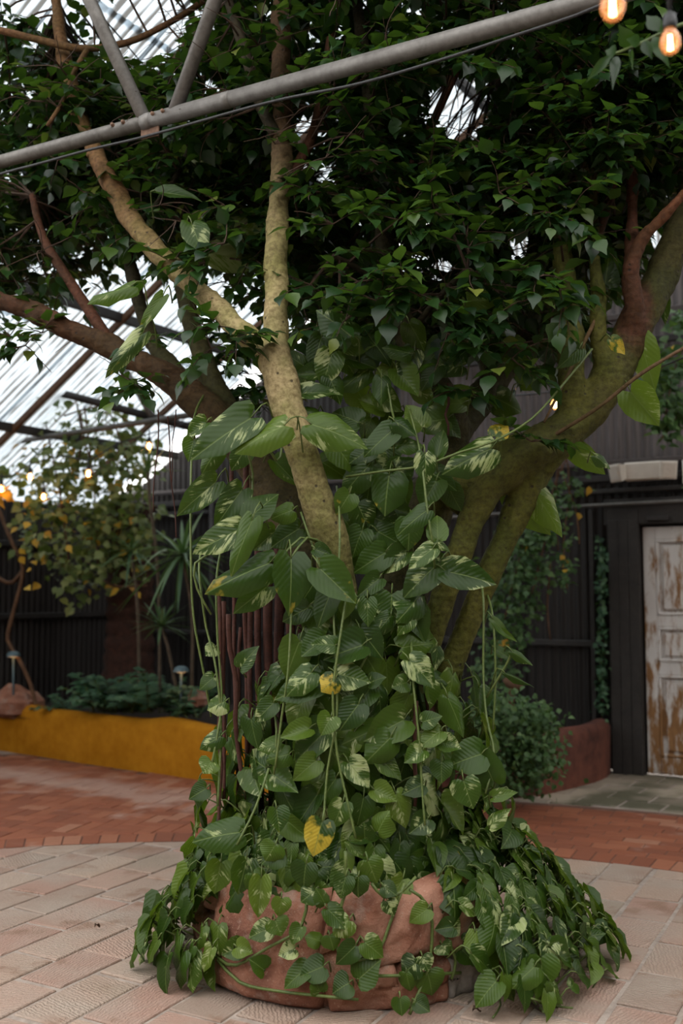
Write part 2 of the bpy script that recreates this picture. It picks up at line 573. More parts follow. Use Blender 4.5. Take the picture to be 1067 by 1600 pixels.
M_roof = m_sheet('clear_fibreglass_sheet', (0.62, 0.66, 0.68), (0.72, 0.75, 0.76), (0.10, 0.075, 0.055), 0.86, (0.66, 0.70, 0.73))
M_wall = m_sheet('dark_corrugated_iron', (0.014, 0.011, 0.010), (0.024, 0.019, 0.017), (0.010, 0.007, 0.006))
M_mauve = m_sheet('weathered_corrugated_iron', (0.085, 0.068, 0.066), (0.13, 0.108, 0.105), (0.055, 0.042, 0.038))


def m_door():
    m, nt = newmat('peeling_white_paint')
    p = geo_pos(nt)
    z = nd(nt, 'ShaderNodeSeparateXYZ', {0: p}).outputs[2]
    mp = nd(nt, 'ShaderNodeMapping', {'Vector': p, 'Scale': (1.0, 1.0, 0.28)}).outputs[0]
    a = nz(nt, mp, 15, 5, 0.65)
    b = nz(nt, mp, 4.0, 2)
    low = ramp(nt, z, [(0.1, 0.11), (0.9, 0.03), (1.3, -0.03)])
    k = ramp(nt, mth(nt, 'ADD', mth(nt, 'MULTIPLY_ADD', b, 0.45, mth(nt, 'MULTIPLY', a, 0.6)), low), [(0.54, 0.0), (0.63, 1.0)])
    paint = mixc(nt, nz(nt, mp, 7, 3), (0.44, 0.405, 0.38), (0.64, 0.62, 0.60))
    wood = mixc(nt, nz(nt, mp, 40, 3), (0.12, 0.055, 0.02), (0.31, 0.155, 0.055))
    out(nt, prin(nt, mixc(nt, k, paint, wood), 0.75, a, 0.5, 0.006))
    return m


M_door = m_door()


def m_emit(name, col, st):
    m, nt = newmat(name)
    out(nt, nd(nt, 'ShaderNodeEmission', {0: col, 1: st}).outputs[0])
    return m


M_fil = m_emit('glowing_filament', (1.0, 0.50, 0.20), 11.0)
M_fil_far = m_emit('glowing_filament_far', (1.0, 0.56, 0.24), 30.0)
M_glow = m_emit('lamp_underside_glow', (1.0, 0.55, 0.22), 0.9)


def m_glass():
    m, nt = newmat('amber_bulb_glass')
    gl = nd(nt, 'ShaderNodeBsdfGlossy', {0: (1, 1, 1, 1), 'Roughness': 0.06}).outputs[0]
    tp = nd(nt, 'ShaderNodeBsdfTransparent', {0: (1.0, 0.86, 0.72, 1)}).outputs[0]
    fr = nd(nt, 'ShaderNodeFresnel', {0: 1.45}).outputs[0]
    co = nd(nt, 'ShaderNodeBsdfTranslucent', {0: (1.0, 0.62, 0.34, 1)}).outputs[0]
    tp = nd(nt, 'ShaderNodeMixShader', {0: 0.16, 1: tp, 2: co}).outputs[0]
    out(nt, nd(nt, 'ShaderNodeMixShader', {0: fr, 1: tp, 2: gl}).outputs[0])
    return m


M_glass = m_glass()

# ------------------------------------------------------------------ ground
_a, _b, _c = G0(0, 1325), G0(272, 1314), G0(1067, 1362)      # three points of the paving's curved border
_m = Matrix(((2 * (_b.x - _a.x), 2 * (_b.y - _a.y)), (2 * (_c.x - _a.x), 2 * (_c.y - _a.y))))
_s = _m.inverted() @ Vector((_b.length_squared - _a.length_squared, _c.length_squared - _a.length_squared))
CEN = Vector((_s.x, _s.y, 0))
R_IN = (_a - CEN).length
R_OUT = ((G0(812, 1254) - CEN).length + (G0(1067, 1270) - CEN).length) / 2
print('ARC', CEN, R_IN, R_OUT)


def flat(name, poly, z, m, kind='structure'):
    mb = MB()
    mb.add([(p[0], p[1], z) for p in poly], [tuple(range(len(poly)))])
    return tag(link(name, mb.mesh(name, m)), kind=kind)


floor = flat('floor', [(-14, -9), (14, -9), (14, 18), (-14, 18)], -0.006, M_mortar)


def clip(poly, p0, nr):
    """keep the part of a convex polygon where (p - p0).nr <= 0"""
    o = []
    for i, a in enumerate(poly):
        b = poly[(i + 1) % len(poly)]
        da, db = (a - p0).dot(nr), (b - p0).dot(nr)
        if da <= 0:
            o.append(a)
        if da * db < 0:
            o.append(a + (b - a) * (da / (da - db)))
    return o


def slab(poly, top, bev, thick=0.03, tilt=0.0):
    """a paver: chamfered top over short sides, local to its centre; returns mesh builder, centre"""
    c = sum(poly, Vector((0, 0, 0))) / len(poly)
    n = len(poly)
    tx, ty = U(-tilt, tilt), U(-tilt, tilt)
    mb = MB()
    vs_ = []
    for lev in range(3):
        for q in poly:
            d = q - c
            k = max(0.0, 1 - bev / max(d.length, 1e-3)) if lev == 2 else 1.0
            z = (-thick, top - bev * 0.6, top)[lev]
            vs_.append((d.x * k, d.y * k, z + d.x * tx + d.y * ty))
    fs = []
    for lev in range(2):
        for i in range(n):
            j = (i + 1) % n
            fs.append((lev * n + i, lev * n + j, (lev + 1) * n + j, (lev + 1) * n + i))
    fs.append(tuple(2 * n + i for i in range(n)))
    mb.add(vs_, fs)
    return mb, c


def area(poly):
    return 0.5 * abs(sum(a.x * b.y - b.x * a.y for a, b in zip(poly, poly[1:] + poly[:1])))


pav_n = Vector((0.47, 0.883, 0)).normalized()
pav_t = Vector((pav_n.y, -pav_n.x, 0))
PW, PL, JT = 0.235, 0.39, 0.006
pav = []
for i in range(-22, 23):
    y0 = U(0, PL)
    x0 = i * PW
    y = -6 + y0
    while y < 8:
        L = PL * U(0.78, 1.2)
        q = [pav_t * (x0 + JT + U(-.004, .014)) + pav_n * (y + JT + U(-.004, .016)), pav_t * (x0 + PW - JT - U(-.004, .014)) + pav_n * (y + JT + U(-.004, .016)),
             pav_t * (x0 + PW - JT - U(0, .006)) + pav_n * (y + L - JT - U(0, .008)), pav_t * (x0 + JT + U(0, .006)) + pav_n * (y + L - JT - U(0, .008))]
        y += L
        c = sum(q, Vector()) / 4
        if c.y < 2.5 or abs(c.x) > 0.42 * c.y + 0.5:
            continue
        d = (c - CEN)
        q = clip(q, CEN + d.normalized() * (R_IN - 0.012), d.normalized())
        if len(q) < 3 or area(q) < 0.006:
            continue
        if (c - Vector((0.03, 4.4, 0))).length < 0.42:
            continue
        pav.append((q, c))
pav.sort(key=lambda a: a[1].y)
stone_root = root('floor_stone_paving', (0, 4, 0), kind='structure')
rest = MB()
for k, (q, c) in enumerate(pav):
    mb, c = slab(q, U(-0.002, 0.003), 0.007, tilt=0.008)
    if k < 298:
        link('paving_stone', mb.mesh('paving_stone', M_paver), stone_root, Matrix.Translation(c))
    else:
        rest.add([Vector(v) + c for v in mb.v], mb.f)
if rest.v:
    tag(link('paving_stones_far', rest.mesh('paving_stones_far', M_paver), stone_root), kind='stuff')

bricks = []


def wall_front_ok(c):
    """brick ground lies before the raised beds and the end wall"""
    q = c - O
    u, v = q.dot(T), q.dot(N)
    return u > -0.4 and v < (-2.12 if u < 2.7 else -2.12 - (u - 2.7) * 0.12)


def polar(r0, r1, a0, a1):
    return [CEN + Vector((math.sin(a) * r, math.cos(a) * r, 0)) for r, a in ((r0, a0), (r0, a1), (r1, a1), (r1, a0))][::-1]


BW, BL, BJ = 0.104, 0.208, 0.0035
na = 66
for i in range(na):                                     # soldier course on the border
    a = -0.75 + i * (BW + 0.004) / R_IN
    q = polar(R_IN + 0.004, R_IN + BL, a + BJ / R_IN, a + BW / R_IN)
    bricks.append(q)
a_split = 0.12
NC = int((R_OUT - R_IN - BL) / (BW + .003)) - 1
for k in range(NC):                                     # curved courses on the right part of the ring
    r0 = R_IN + BL + k * (BW + 0.003)
    off = (k % 2) * 0.5 * BL / r0
    a = a_split + off + U(-.004, .004)
    while a < 0.92:
        bricks.append(polar(r0 + BJ, r0 + BW, a + BJ / r0, a + (BL) / r0))
        a += (BL + 0.003) / r0
for a in range(40):                                     # outer border, bricks end to end
    aa = a_split + a * (BL + 0.004) / R_OUT
    if aa < 0.9:
        bricks.append(polar(R_IN + BL + NC * (BW + .003) + BJ, R_IN + BL + NC * (BW + .003) + BW, aa + BJ / R_OUT, aa + BL / R_OUT))
hb_x = (T + N * 0.25).normalized()
hb_y = Vector((-hb_x.y, hb_x.x, 0))
hb0 = Vector((-2.0, 7.4, 0))
g = BW
for i in range(-30, 31):
    for j in range(-16, 17):
        bx, by = i + 2 * j, i - 2 * j
        for (x0, y0, x1, y1) in ((bx, by, bx + 2, by + 1), (bx, by + 1, bx + 1, by + 3)):
            q = [hb0 + hb_x * (x * g + (BJ if x == x0 else -BJ) * .5) + hb_y * (y * g + (BJ if y == y0 else -BJ) * .5) for x, y in ((x0, y0), (x1, y0), (x1, y1), (x0, y1))]
            c = sum(q, Vector()) / 4
            if abs(c.x) > 0.40 * c.y + 0.3 or not wall_front_ok(c):
                continue
            d = c - CEN
            if d.length < R_IN + BL - 0.12 or math.atan2(d.x, d.y) > a_split - 0.012:
                continue
            q = clip(q, CEN + d.normalized() * (R_IN + BL + 0.004), -d.normalized())
            if len(q) >= 3 and area(q) > 0.002:
                bricks.append(q)


def seen(c):
    x, y = proj(c)
    if not (-10 < x < 1077 and y < 1620) or (330 < x < 730):
        return 0
    return 1


M_sand = simple('dark_joint_sand', (0.07, 0.03, 0.018), (0.16, 0.085, 0.06), 14, 0.95)
ba = [-1.1 + i * .05 for i in range(45)]
flat('floor_brick_bed', [CEN + Vector((math.sin(a) * (R_IN + .002), math.cos(a) * (R_IN + .002), 0)) for a in ba] +
     [CEN + Vector((math.sin(a), math.cos(a), 0)) * (R_OUT if a > .1 else 8.6) for a in ba[::-1]], -0.0035, M_sand)
brick_root = root('floor_brick_paving', (0, 6.5, 0), kind='structure')
bl = [(0 if seen(sum(q, Vector()) / len(q)) else 1, (sum(q, Vector()) / len(q)).y, i) for i, q in enumerate(bricks)]
bl.sort()
rest = MB()
for k, (s_, y_, i) in enumerate(bl):
    mb, c = slab(bricks[i], U(-0.0015, 0.0025), 0.004, 0.02, 0.008)
    if k < 298:
        link('brick', mb.mesh('brick', M_brick), brick_root, Matrix.Translation(c))
    else:
        rest.add([Vector(v) + c for v in mb.v], mb.f)
tag(link('bricks_far', rest.mesh('bricks_far', M_brick), brick_root), kind='stuff')

moss_root = root('floor_mossy_paving', (2, 7.8, 0), kind='structure')
for i in range(-3, 14):
    for j in range(-12, 3):
        w_, l_ = 0.34, 0.30
        o_ = W(3.6 + i * l_ + (j % 2) * .15, -0.05 + j * w_ * 0.8, 0)
        q = [o_, o_ + T * (l_ - .012), o_ + T * (l_ - .012) + N * (w_ * .8 - .012), o_ + N * (w_ * .8 - .012)]
        c = sum(q, Vector()) / 4
        d = c - CEN
        if d.length < R_OUT - 0.05 or c.x < 0.9 or c.x > 0.4 * c.y + .3 or (c - O).dot(N) > -0.02:
            continue
        q = clip(q, CEN + d.normalized() * (R_OUT + .02), -d.normalized())
        if len(q) < 3 or area(q) < .01:
            continue
        mb, c = slab(q, U(-.004, .006), .012, tilt=.01)
        link('paving_stone', mb.mesh('paving_stone', M_moss), moss_root, Matrix.Translation(c))

# ------------------------------------------------------------------ end wall, side wall, roof
PITCHW = 0.076


def sheet_mesh(name, waves, length, amp, m, per=8, slope=0.0):
    """one corrugated sheet: x across the waves, y along them, z out of the plane"""
    nx = waves * per
    vs_, fs, uvs = [], [], []
    for i in range(nx + 1):
        x = i / per * PITCHW
        z = amp * math.cos(2 * math.pi * i / per)
        for y in (0, max(.02, length + slope * x)):
            vs_.append((x, y, z))
    for i in range(nx):
        fs.append((2 * i, 2 * i + 2, 2 * i + 3, 2 * i + 1))
    me = bpy.data.meshes.new(name)
    me.from_pydata(vs_, [], fs)
    me.materials.append(m)
    me.polygons.foreach_set('use_smooth', [True] * len(fs))
    uvl = me.uv_layers.new(name='UVMap')
    for lp in me.loops:
        v = me.vertices[lp.vertex_index].co
        uvl.data[lp.index].uv = (v.x / PITCHW, v.y)
    return me


def frame(o, x, y):
    z = x.cross(y)
    M = Matrix((x, y, z)).transposed().to_4x4()
    M.translation = o
    return M


Z = Vector((0, 0, 1))
SL = 0.62
sa = math.atan(SL)
upslope = (T * math.cos(sa) + Z * math.sin(sa)).normalized()


def roofz(u):
    return 2.73 + SL * u


roof = root('roof', W(3, -3, 0), kind='structure')
WAV = 10
SW = WAV * PITCHW
UE = -0.45
sm = [sheet_mesh('roof_sheet', WAV, 2.55, 0.012, M_roof), ]
for k in range(8):
    for r in range(5):
        u0 = UE - .12 + r * 2.5 * math.cos(sa)
        o_ = W(u0, -6.1 + k * (SW - 0.03), roofz(u0) + 0.01 * r + 0.004 * (k % 2))
        link('roof_sheet', sm[0], roof, frame(o_, N, upslope) @ Matrix.Rotation(U(-.004, .004), 4, 'X'))
for u in (0.55, 1.9, 3.3, 4.7, 6.1, 7.5):                # purlins under the sheets
    mb = MB()
    a, b = W(u, -6.1, roofz(u) - 0.06), W(u, 0, roofz(u) - 0.06)
    mb.box((a + b) / 2, 3.05, 0.03, 0.04, (N, T, Z), 0.004)
    link('purlin', mb.mesh('purlin', M_dark), roof)
for v in (-5.2, -3.75, -2.3, -0.85):                    # rafters along the slope, at the sheet laps
    mb = MB()
    a, b = W(UE, v, roofz(UE) - 0.09), W(8.5, v, roofz(8.5) - 0.09)
    mb.box((a + b) / 2, (b - a).length / 2, 0.018, 0.03, (upslope, N, upslope.cross(N)), 0.004)
    link('rafter', mb.mesh('rafter', M_woody), roof)

wall_back = root('wall_back', W(4, 0, 0), kind='structure')
low = sheet_mesh('wall_sheet', WAV, 2.62, 0.010, M_wall)
upper = sheet_mesh('wall_sheet_upper', WAV, 1.85, 0.010, M_mauve)
gab = sheet_mesh('gable_sheet', WAV, 2.1, 0.010, M_roof)
for k in range(15):
    u = UE + k * SW
    link('wall_sheet', low, wall_back, frame(W(u, 0.05, 0), T, Z))
    if roofz(u) > 4.5:
        link('wall_sheet_upper', upper, wall_back, frame(W(u, 0.06, 2.60), T, Z))
        link('gable_sheet', sheet_mesh('gable_sheet', WAV, roofz(u) - 4.42, 0.010, M_roof, 8, SL), wall_back, frame(W(u, 0.08, 4.42), T, Z))
    else:
        link('wall_sheet_upper', sheet_mesh('wall_sheet_upper', WAV, roofz(u) - 2.45, 0.010, M_wall, 8, SL), wall_back, frame(W(u, 0.06, 2.45), T, Z))


def rail(name, u0, u1, v, z, h, dpt, m, par):
    mb = MB()
    a, b = W(u0, v, z), W(u1, v, z)
    mb.box((a + b) / 2, (u1 - u0) / 2, dpt, h, (T, N, Z), min(h, dpt) * .3)
    return link(name, mb.mesh(name, m), par)


for z, h, m in ((2.60, 0.022, M_mauve), (2.47, 0.03, M_dark), (2.36, 0.02, M_dark), (3.62, .03, M_dark), (3.86, .028, M_mauve), (1.06, 0.028, M_dark)):
    rail('wall_rail', UE if z < 3 else 3.2, 10.5 if z != 1.06 else 5.32, -0.03, z, h, 0.025, m, wall_back)
for u in (1.1, 3.05, 4.55):
    mb = MB()
    mb.tube([W(u, -0.05, 0.0), W(u, -0.05, 2.5)], 0.028, 10)
    link('wall_post', mb.mesh('wall_post', M_dark, True), wall_back)
mb = MB()
mb.box(W(5.26, -0.04, 1.1), 0.02, 0.02, 1.1, (T, N, Z), .004)
link('wall_post', mb.mesh('wall_post', M_dark), wall_back)

wall_side = root('wall_left', W(UE, -3, 0), kind='structure')
lows = sheet_mesh('wall_sheet', WAV, 2.455, 0.010, M_wall)
for k in range(24):
    link('wall_sheet', lows, wall_side, frame(W(UE, -17.6 + k * SW, 0), N, Z))
for z in (1.25, 2.0):
    mb = MB()
    mb.box(W(UE + .04, -3, z), 3.2, .025, .03, (N, T, Z), .006)
    link('wall_rail', mb.mesh('wall_rail', M_dark), wall_side)

# the hall's other two walls, outside the picture
wide = sheet_mesh('wall_sheet', 40, 5.4, 0.010, M_wall)
wall_right = root('wall_right', W(12.5, -6, 0), kind='structure')
for k in range(6):
    link('wall_sheet', wide, wall_right, frame(W(12.5, 0.1 - k * 3.02, 0), -N, Z))
wall_front = root('wall_front', W(5, -17.6, 0), kind='structure')
for k in range(5):
    link('wall_sheet', wide, wall_front, frame(W(UE + k * 3.02, -17.6, 0), T, Z))

# black boarded door surround, door, conduit, lamp unit, sign
DU = 5.70
sur = root('door_surround', W(DU, -0.06, 0), kind='structure')
for nm, u0, u1, z0, z1, v in (('pier', DU - 0.27, DU - 0.015, 0, 2.19, -.07), ('pier', DU + .97, DU + 1.3, 0, 2.19, -.07), ('lintel', DU - .31, DU + 1.3, 2.06, 2.28, -.06)):
    mb = MB()
    mb.box(W((u0 + u1) / 2, v, (z0 + z1) / 2), (u1 - u0) / 2, .05, (z1 - z0) / 2, (T, N, Z), .006)
    link(nm, mb.mesh(nm, M_blackwood), sur)
for k in range(3):
    mb = MB()
    mb.box(W(DU - .27 + .042 + k * .085, -.125, 1.05), .041, .008, 1.05, (T, N, Z), .003)
    link('board', mb.mesh('board', M_blackwood), sur)
door = root('door_1', W(DU, -.03, .02), kind='structure')
DW, DH = 0.95, 2.02


def dbox(nm, u0, u1, z0, z1, v0, v1, bev=.006, m=M_door, par=None):
    mb = MB()
    mb.box(W(DU + (u0 + u1) / 2, (v0 + v1) / 2, .02 + (z0 + z1) / 2), (u1 - u0) / 2, abs(v1 - v0) / 2, (z1 - z0) / 2, (T, N, Z), bev)
    return link(nm, mb.mesh(nm, m), par or door)


dbox('backing', 0.02, DW - .02, .02, DH - .02, -.03, 0)
for u0, u1 in ((0, .105), (DW / 2 - .045, DW / 2 + .045), (DW - .105, DW)):
    dbox('stile', u0, u1, 0, DH, -.055, -.025)
for z0, z1 in ((0, .14), (.80, .91), (1.19, 1.29), (DH - .11, DH)):
    for a, b in ((.105, DW / 2 - .045), (DW / 2 + .045, DW - .105)):
        dbox('rail', a, b, z0, z1, -.052, -.025)
for z0, z1 in ((.14, .80), (.91, 1.19), (1.29, DH - .11)):
    for a, b in ((.105, DW / 2 - .045), (DW / 2 + .045, DW - .105)):
        pn = dbox('panel', a + .045, b - .045, z0 + .04, z1 - .04, -.048, -.025, .014)
        for zz in (z0, z1 - .022):
            dbox('moulding', a, b, zz, zz + .022, -.060, -.03, .006, par=pn)
        for aa in (a, b - .022):
            dbox('moulding', aa, aa + .022, z0, z1, -.060, -.03, .006, par=pn)
mb = MB()
mb.box(W(DU + .15, -.13, 2.105), .09, .025, .02, (T, N, Z), .005)
tag(link('door_closer', mb.mesh('door_closer', M_dark)), 'small grey closer box on the lintel above the peeling white door', 'door closer')
mb = MB()
pts, rr = spline([(W(3.3, -.13, 2.17), .016), (W(4.6, -.14, 2.2), .016), (W(5.4, -.14, 2.235), .016), (W(8, -.14, 2.24), .016)])
mb.tube(pts, rr, 8)
tag(link('conduit', mb.mesh('conduit', M_steel, True)), 'thin grey conduit pipe running along the dark wall above the peeling door', 'pipe')

EC = W(5.75, -.16, 2.50)
em = root('emergency_light', EC, 'cream emergency light with two angled lamp heads on the dark wall above the door', 'emergency light')
mb = MB()
mb.box(EC + N * .02, .16, .05, .075, (T, N, Z), .012)
link('housing', mb.mesh('housing', M_white), em)
for s_ in (-1, 1):
    fw = (N * -.80 + T * s_ * .55 + Z * -.22).normalized()
    sd_ = fw.cross(Z).normalized()
    up_ = sd_.cross(fw)
    hc = EC + T * (s_ * .20) - N * .03 - Z * .004
    mb = MB()
    vs_ = []
    for k_, a_ in ((-.05, .7), (.035, 1.0), (.045, .92)):
        for i_, j_ in ((-1, -1), (1, -1), (1, 1), (-1, 1)):
            vs_.append(hc + fw * k_ + sd_ * (i_ * .070 * a_) + up_ * (j_ * .075 * a_))
    mb.add(vs_, [(3, 2, 1, 0), (8, 9, 10, 11)] + [(l * 4 + q, l * 4 + (q + 1) % 4, l * 4 + 4 + (q + 1) % 4, l * 4 + 4 + q) for l in (0, 1) for q in range(4)])
    o = link('lamp_head', mb.mesh('lamp_head', M_white), em)
    mb = MB()
    mb.box(hc + fw * .047, .056, .060, .004, (sd_, up_, fw), .003)
    link('lens', mb.mesh('lens', M_lens), o)
mb = MB()
mb.box(W(6.17, -.10, 2.48), .12, .008, .095, (T, N, Z), .003)
tag(link('wall_sign', mb.mesh('wall_sign', M_sign)), 'white sign plate beside the cream emergency light', 'sign')


# ------------------------------------------------------------------ raised beds
def low_wall(name, pts, h, thick, m, label, bumps=()):
    """plastered garden wall with a soft rounded top that rolls a little"""
    pp, _ = spline([(Vector(p), 1) for p in pts], 0.1)
    mb = MB()
    prof = [(-thick / 2, -.02), (-thick / 2 - .012, .1), (-thick / 2, h - .06), (-thick * .3, h - .008), (0, h), (thick * .3, h - .008), (thick / 2, h - .06), (thick / 2, -.02)]
    k = len(prof)
    vs_, fs = [], []
    for i, p in enumerate(pp):
        d = (pp[min(i + 1, len(pp) - 1)] - pp[max(i - 1, 0)]).normalized()
        s_ = Vector((d.y, -d.x, 0))
        dz = .012 * noise.noise(p * 2.1)
        for bc, bh, bw in bumps:
            dz += bh * math.exp(-((p - Vector(bc)).length / bw) ** 2)
        for a, z in prof:
            j = .008 * noise.noise(Vector((p.x * 4, p.y * 4, z * 6)))
            vs_.append(p - s_ * (a + j) * -1 + Z * (z + (dz if z > .2 else 0)))
    for i in range(len(pp) - 1):
        for q in range(k - 1):
            fs.append((i * k + q, (i + 1) * k + q, (i + 1) * k + q + 1, i * k + q + 1))
    fs.append(tuple(range(k)))
    fs.append(tuple((len(pp) - 1) * k + q for q in range(k))[::-1])
    mb.add(vs_, fs)
    return tag(link(name, mb.mesh(name, m, True)), label, 'garden wall')


low_wall('garden_wall', [W(-.4, -1.8, 0), W(.13, -1.85, 0), W(1.4, -1.98, 0), W(2.67, -2.06, 0), W(3.4, -2.2, 0), W(3.9, -2.3, 0)], .43, .2, M_ochre,
         'long low ochre yellow plastered garden wall before the dark fern bed', bumps=((W(.28, -2, 0), .045, .22), (W(2.3, -2.06, 0), .03, .22)))
low_wall('garden_wall', [W(3.95, -2.3, 0), (1.0, 7.65, 0), (1.3, 7.7, 0), (1.64, 7.98, 0), (2.0, 8.36, 0), (2.16, 8.66, 0)], .45, .16, M_terra,
         'low dark red plastered garden wall beside the black door surround')
bed = flat('floor_bed_soil', [W(-.4, 0, 0), W(5.2, 0, 0), (2.1, 8.5, 0), (1.6, 8.0, 0), (1.2, 7.5, 0), W(3.9, -2.25, 0), W(2.6, -2.0, 0), W(-.4, -2.0, 0)], .33, M_soil)

# ------------------------------------------------------------------ central rock planter
PC = Vector((0.03, 4.40, 0))
planter = root('rock_planter', PC, 'round red rock planter holding the ficus tree on the stone paving', 'planter')
mb = MB()
mb.lathe([(.56, -.01), (.585, .05), (.58, .25), (.56, .36), (.50, .375), (.46, .33)], PC, sides=48)
link('core', mb.mesh('core', M_rock, True), planter)
mb = MB()
mb.lathe([(.52, .34), (.3, .37), (0, .39)], PC, sides=32)
link('soil', mb.mesh('soil', M_soil, True), planter)


def stone(a0, a1, z0, z1, skew, bul, m, nu=24, nv=14):
    vs_, fs = [], []
    sd = U(0, 50)
    for i in range(nu + 1):
        for j in range(nv + 1):
            u, v = i / nu, j / nv
            e = (1 - abs(2 * u - 1) ** 14) * (1 - abs(2 * v - 1) ** 9)
            a = a0 + (a1 - a0) * u + skew * (v - .5)
            z = z0 + (z1 - z0) * v + .02 * math.sin(u * 5 + sd) * (0 if z0 < .02 and v < .5 else 1)
            q = Vector((math.sin(a) * 3, -math.cos(a) * 3, z * 5 + sd))
            nn = noise.fractal(q * 1.3, 0.8, 2.1, 5) + .5 * noise.ridged_multi_fractal(q * .9, 1.0, 2.0, 3, 1.0, 2.0) - .6
            r = .575 + bul * max(e, 0) ** .45 + .03 * nn * max(e, 0) ** .5 - .02 * max(0, v - .75) / .25 * bul / .05
            vs_.append((PC.x + math.sin(a) * r, PC.y - math.cos(a) * r, z))
    w_ = nv + 1
    for i in range(nu):
        for j in range(nv):
            fs.append((i * w_ + j, (i + 1) * w_ + j, (i + 1) * w_ + j + 1, i * w_ + j + 1))
    mb = MB()
    mb.add(vs_, fs)
    link('stone', mb.mesh('stone', m, True), planter)


D = math.radians
for a0, a1, z0, z1, sk, bul, m in (
        (-58, -8, -.01, .42, .05, .060, M_rock), (-9, 14, .20, .425, .10, .055, M_rock), (12, 52, .155, .43, .20, .065, M_rock),
        (-10, 18, -.01, .21, -.10, .05, M_rock), (16, 38, -.01, .165, .05, .05, M_rock), (37, 54, -.01, .17, .0, .055, M_concrete),
        (53, 88, -.01, .20, .05, .05, M_rock), (50, 92, .19, .41, .05, .05, M_rock), (-96, -57, -.01, .24, .03, .05, M_rock), (-98, -57, .23, .41, .03, .05, M_rock),
        (90, 135, -.01, .41, .0, .05, M_rock), (-140, -97, -.01, .41, .0, .05, M_rock), (135, 180, -.01, .41, .0, .05, M_rock), (180, 221, -.01, .41, .0, .05, M_rock)):
    stone(D(a0), D(a1), z0, z1, sk, bul, m)

# ------------------------------------------------------------------ the ficus tree
TAN, MOSS, RED, DARK = (0.33, 0.255, 0.13), (0.082, 0.078, 0.011), (0.085, 0.029, 0.014), (0.034, 0.024, 0.011)
SHADE_MOSS = (0.05, 0.042, 0.012)  # mossy bark; it and DARK put the inner limbs' shade into the colour


def lerp3(a, b, t):
    return tuple(x + (y - x) * t for x, y in zip(a, b))


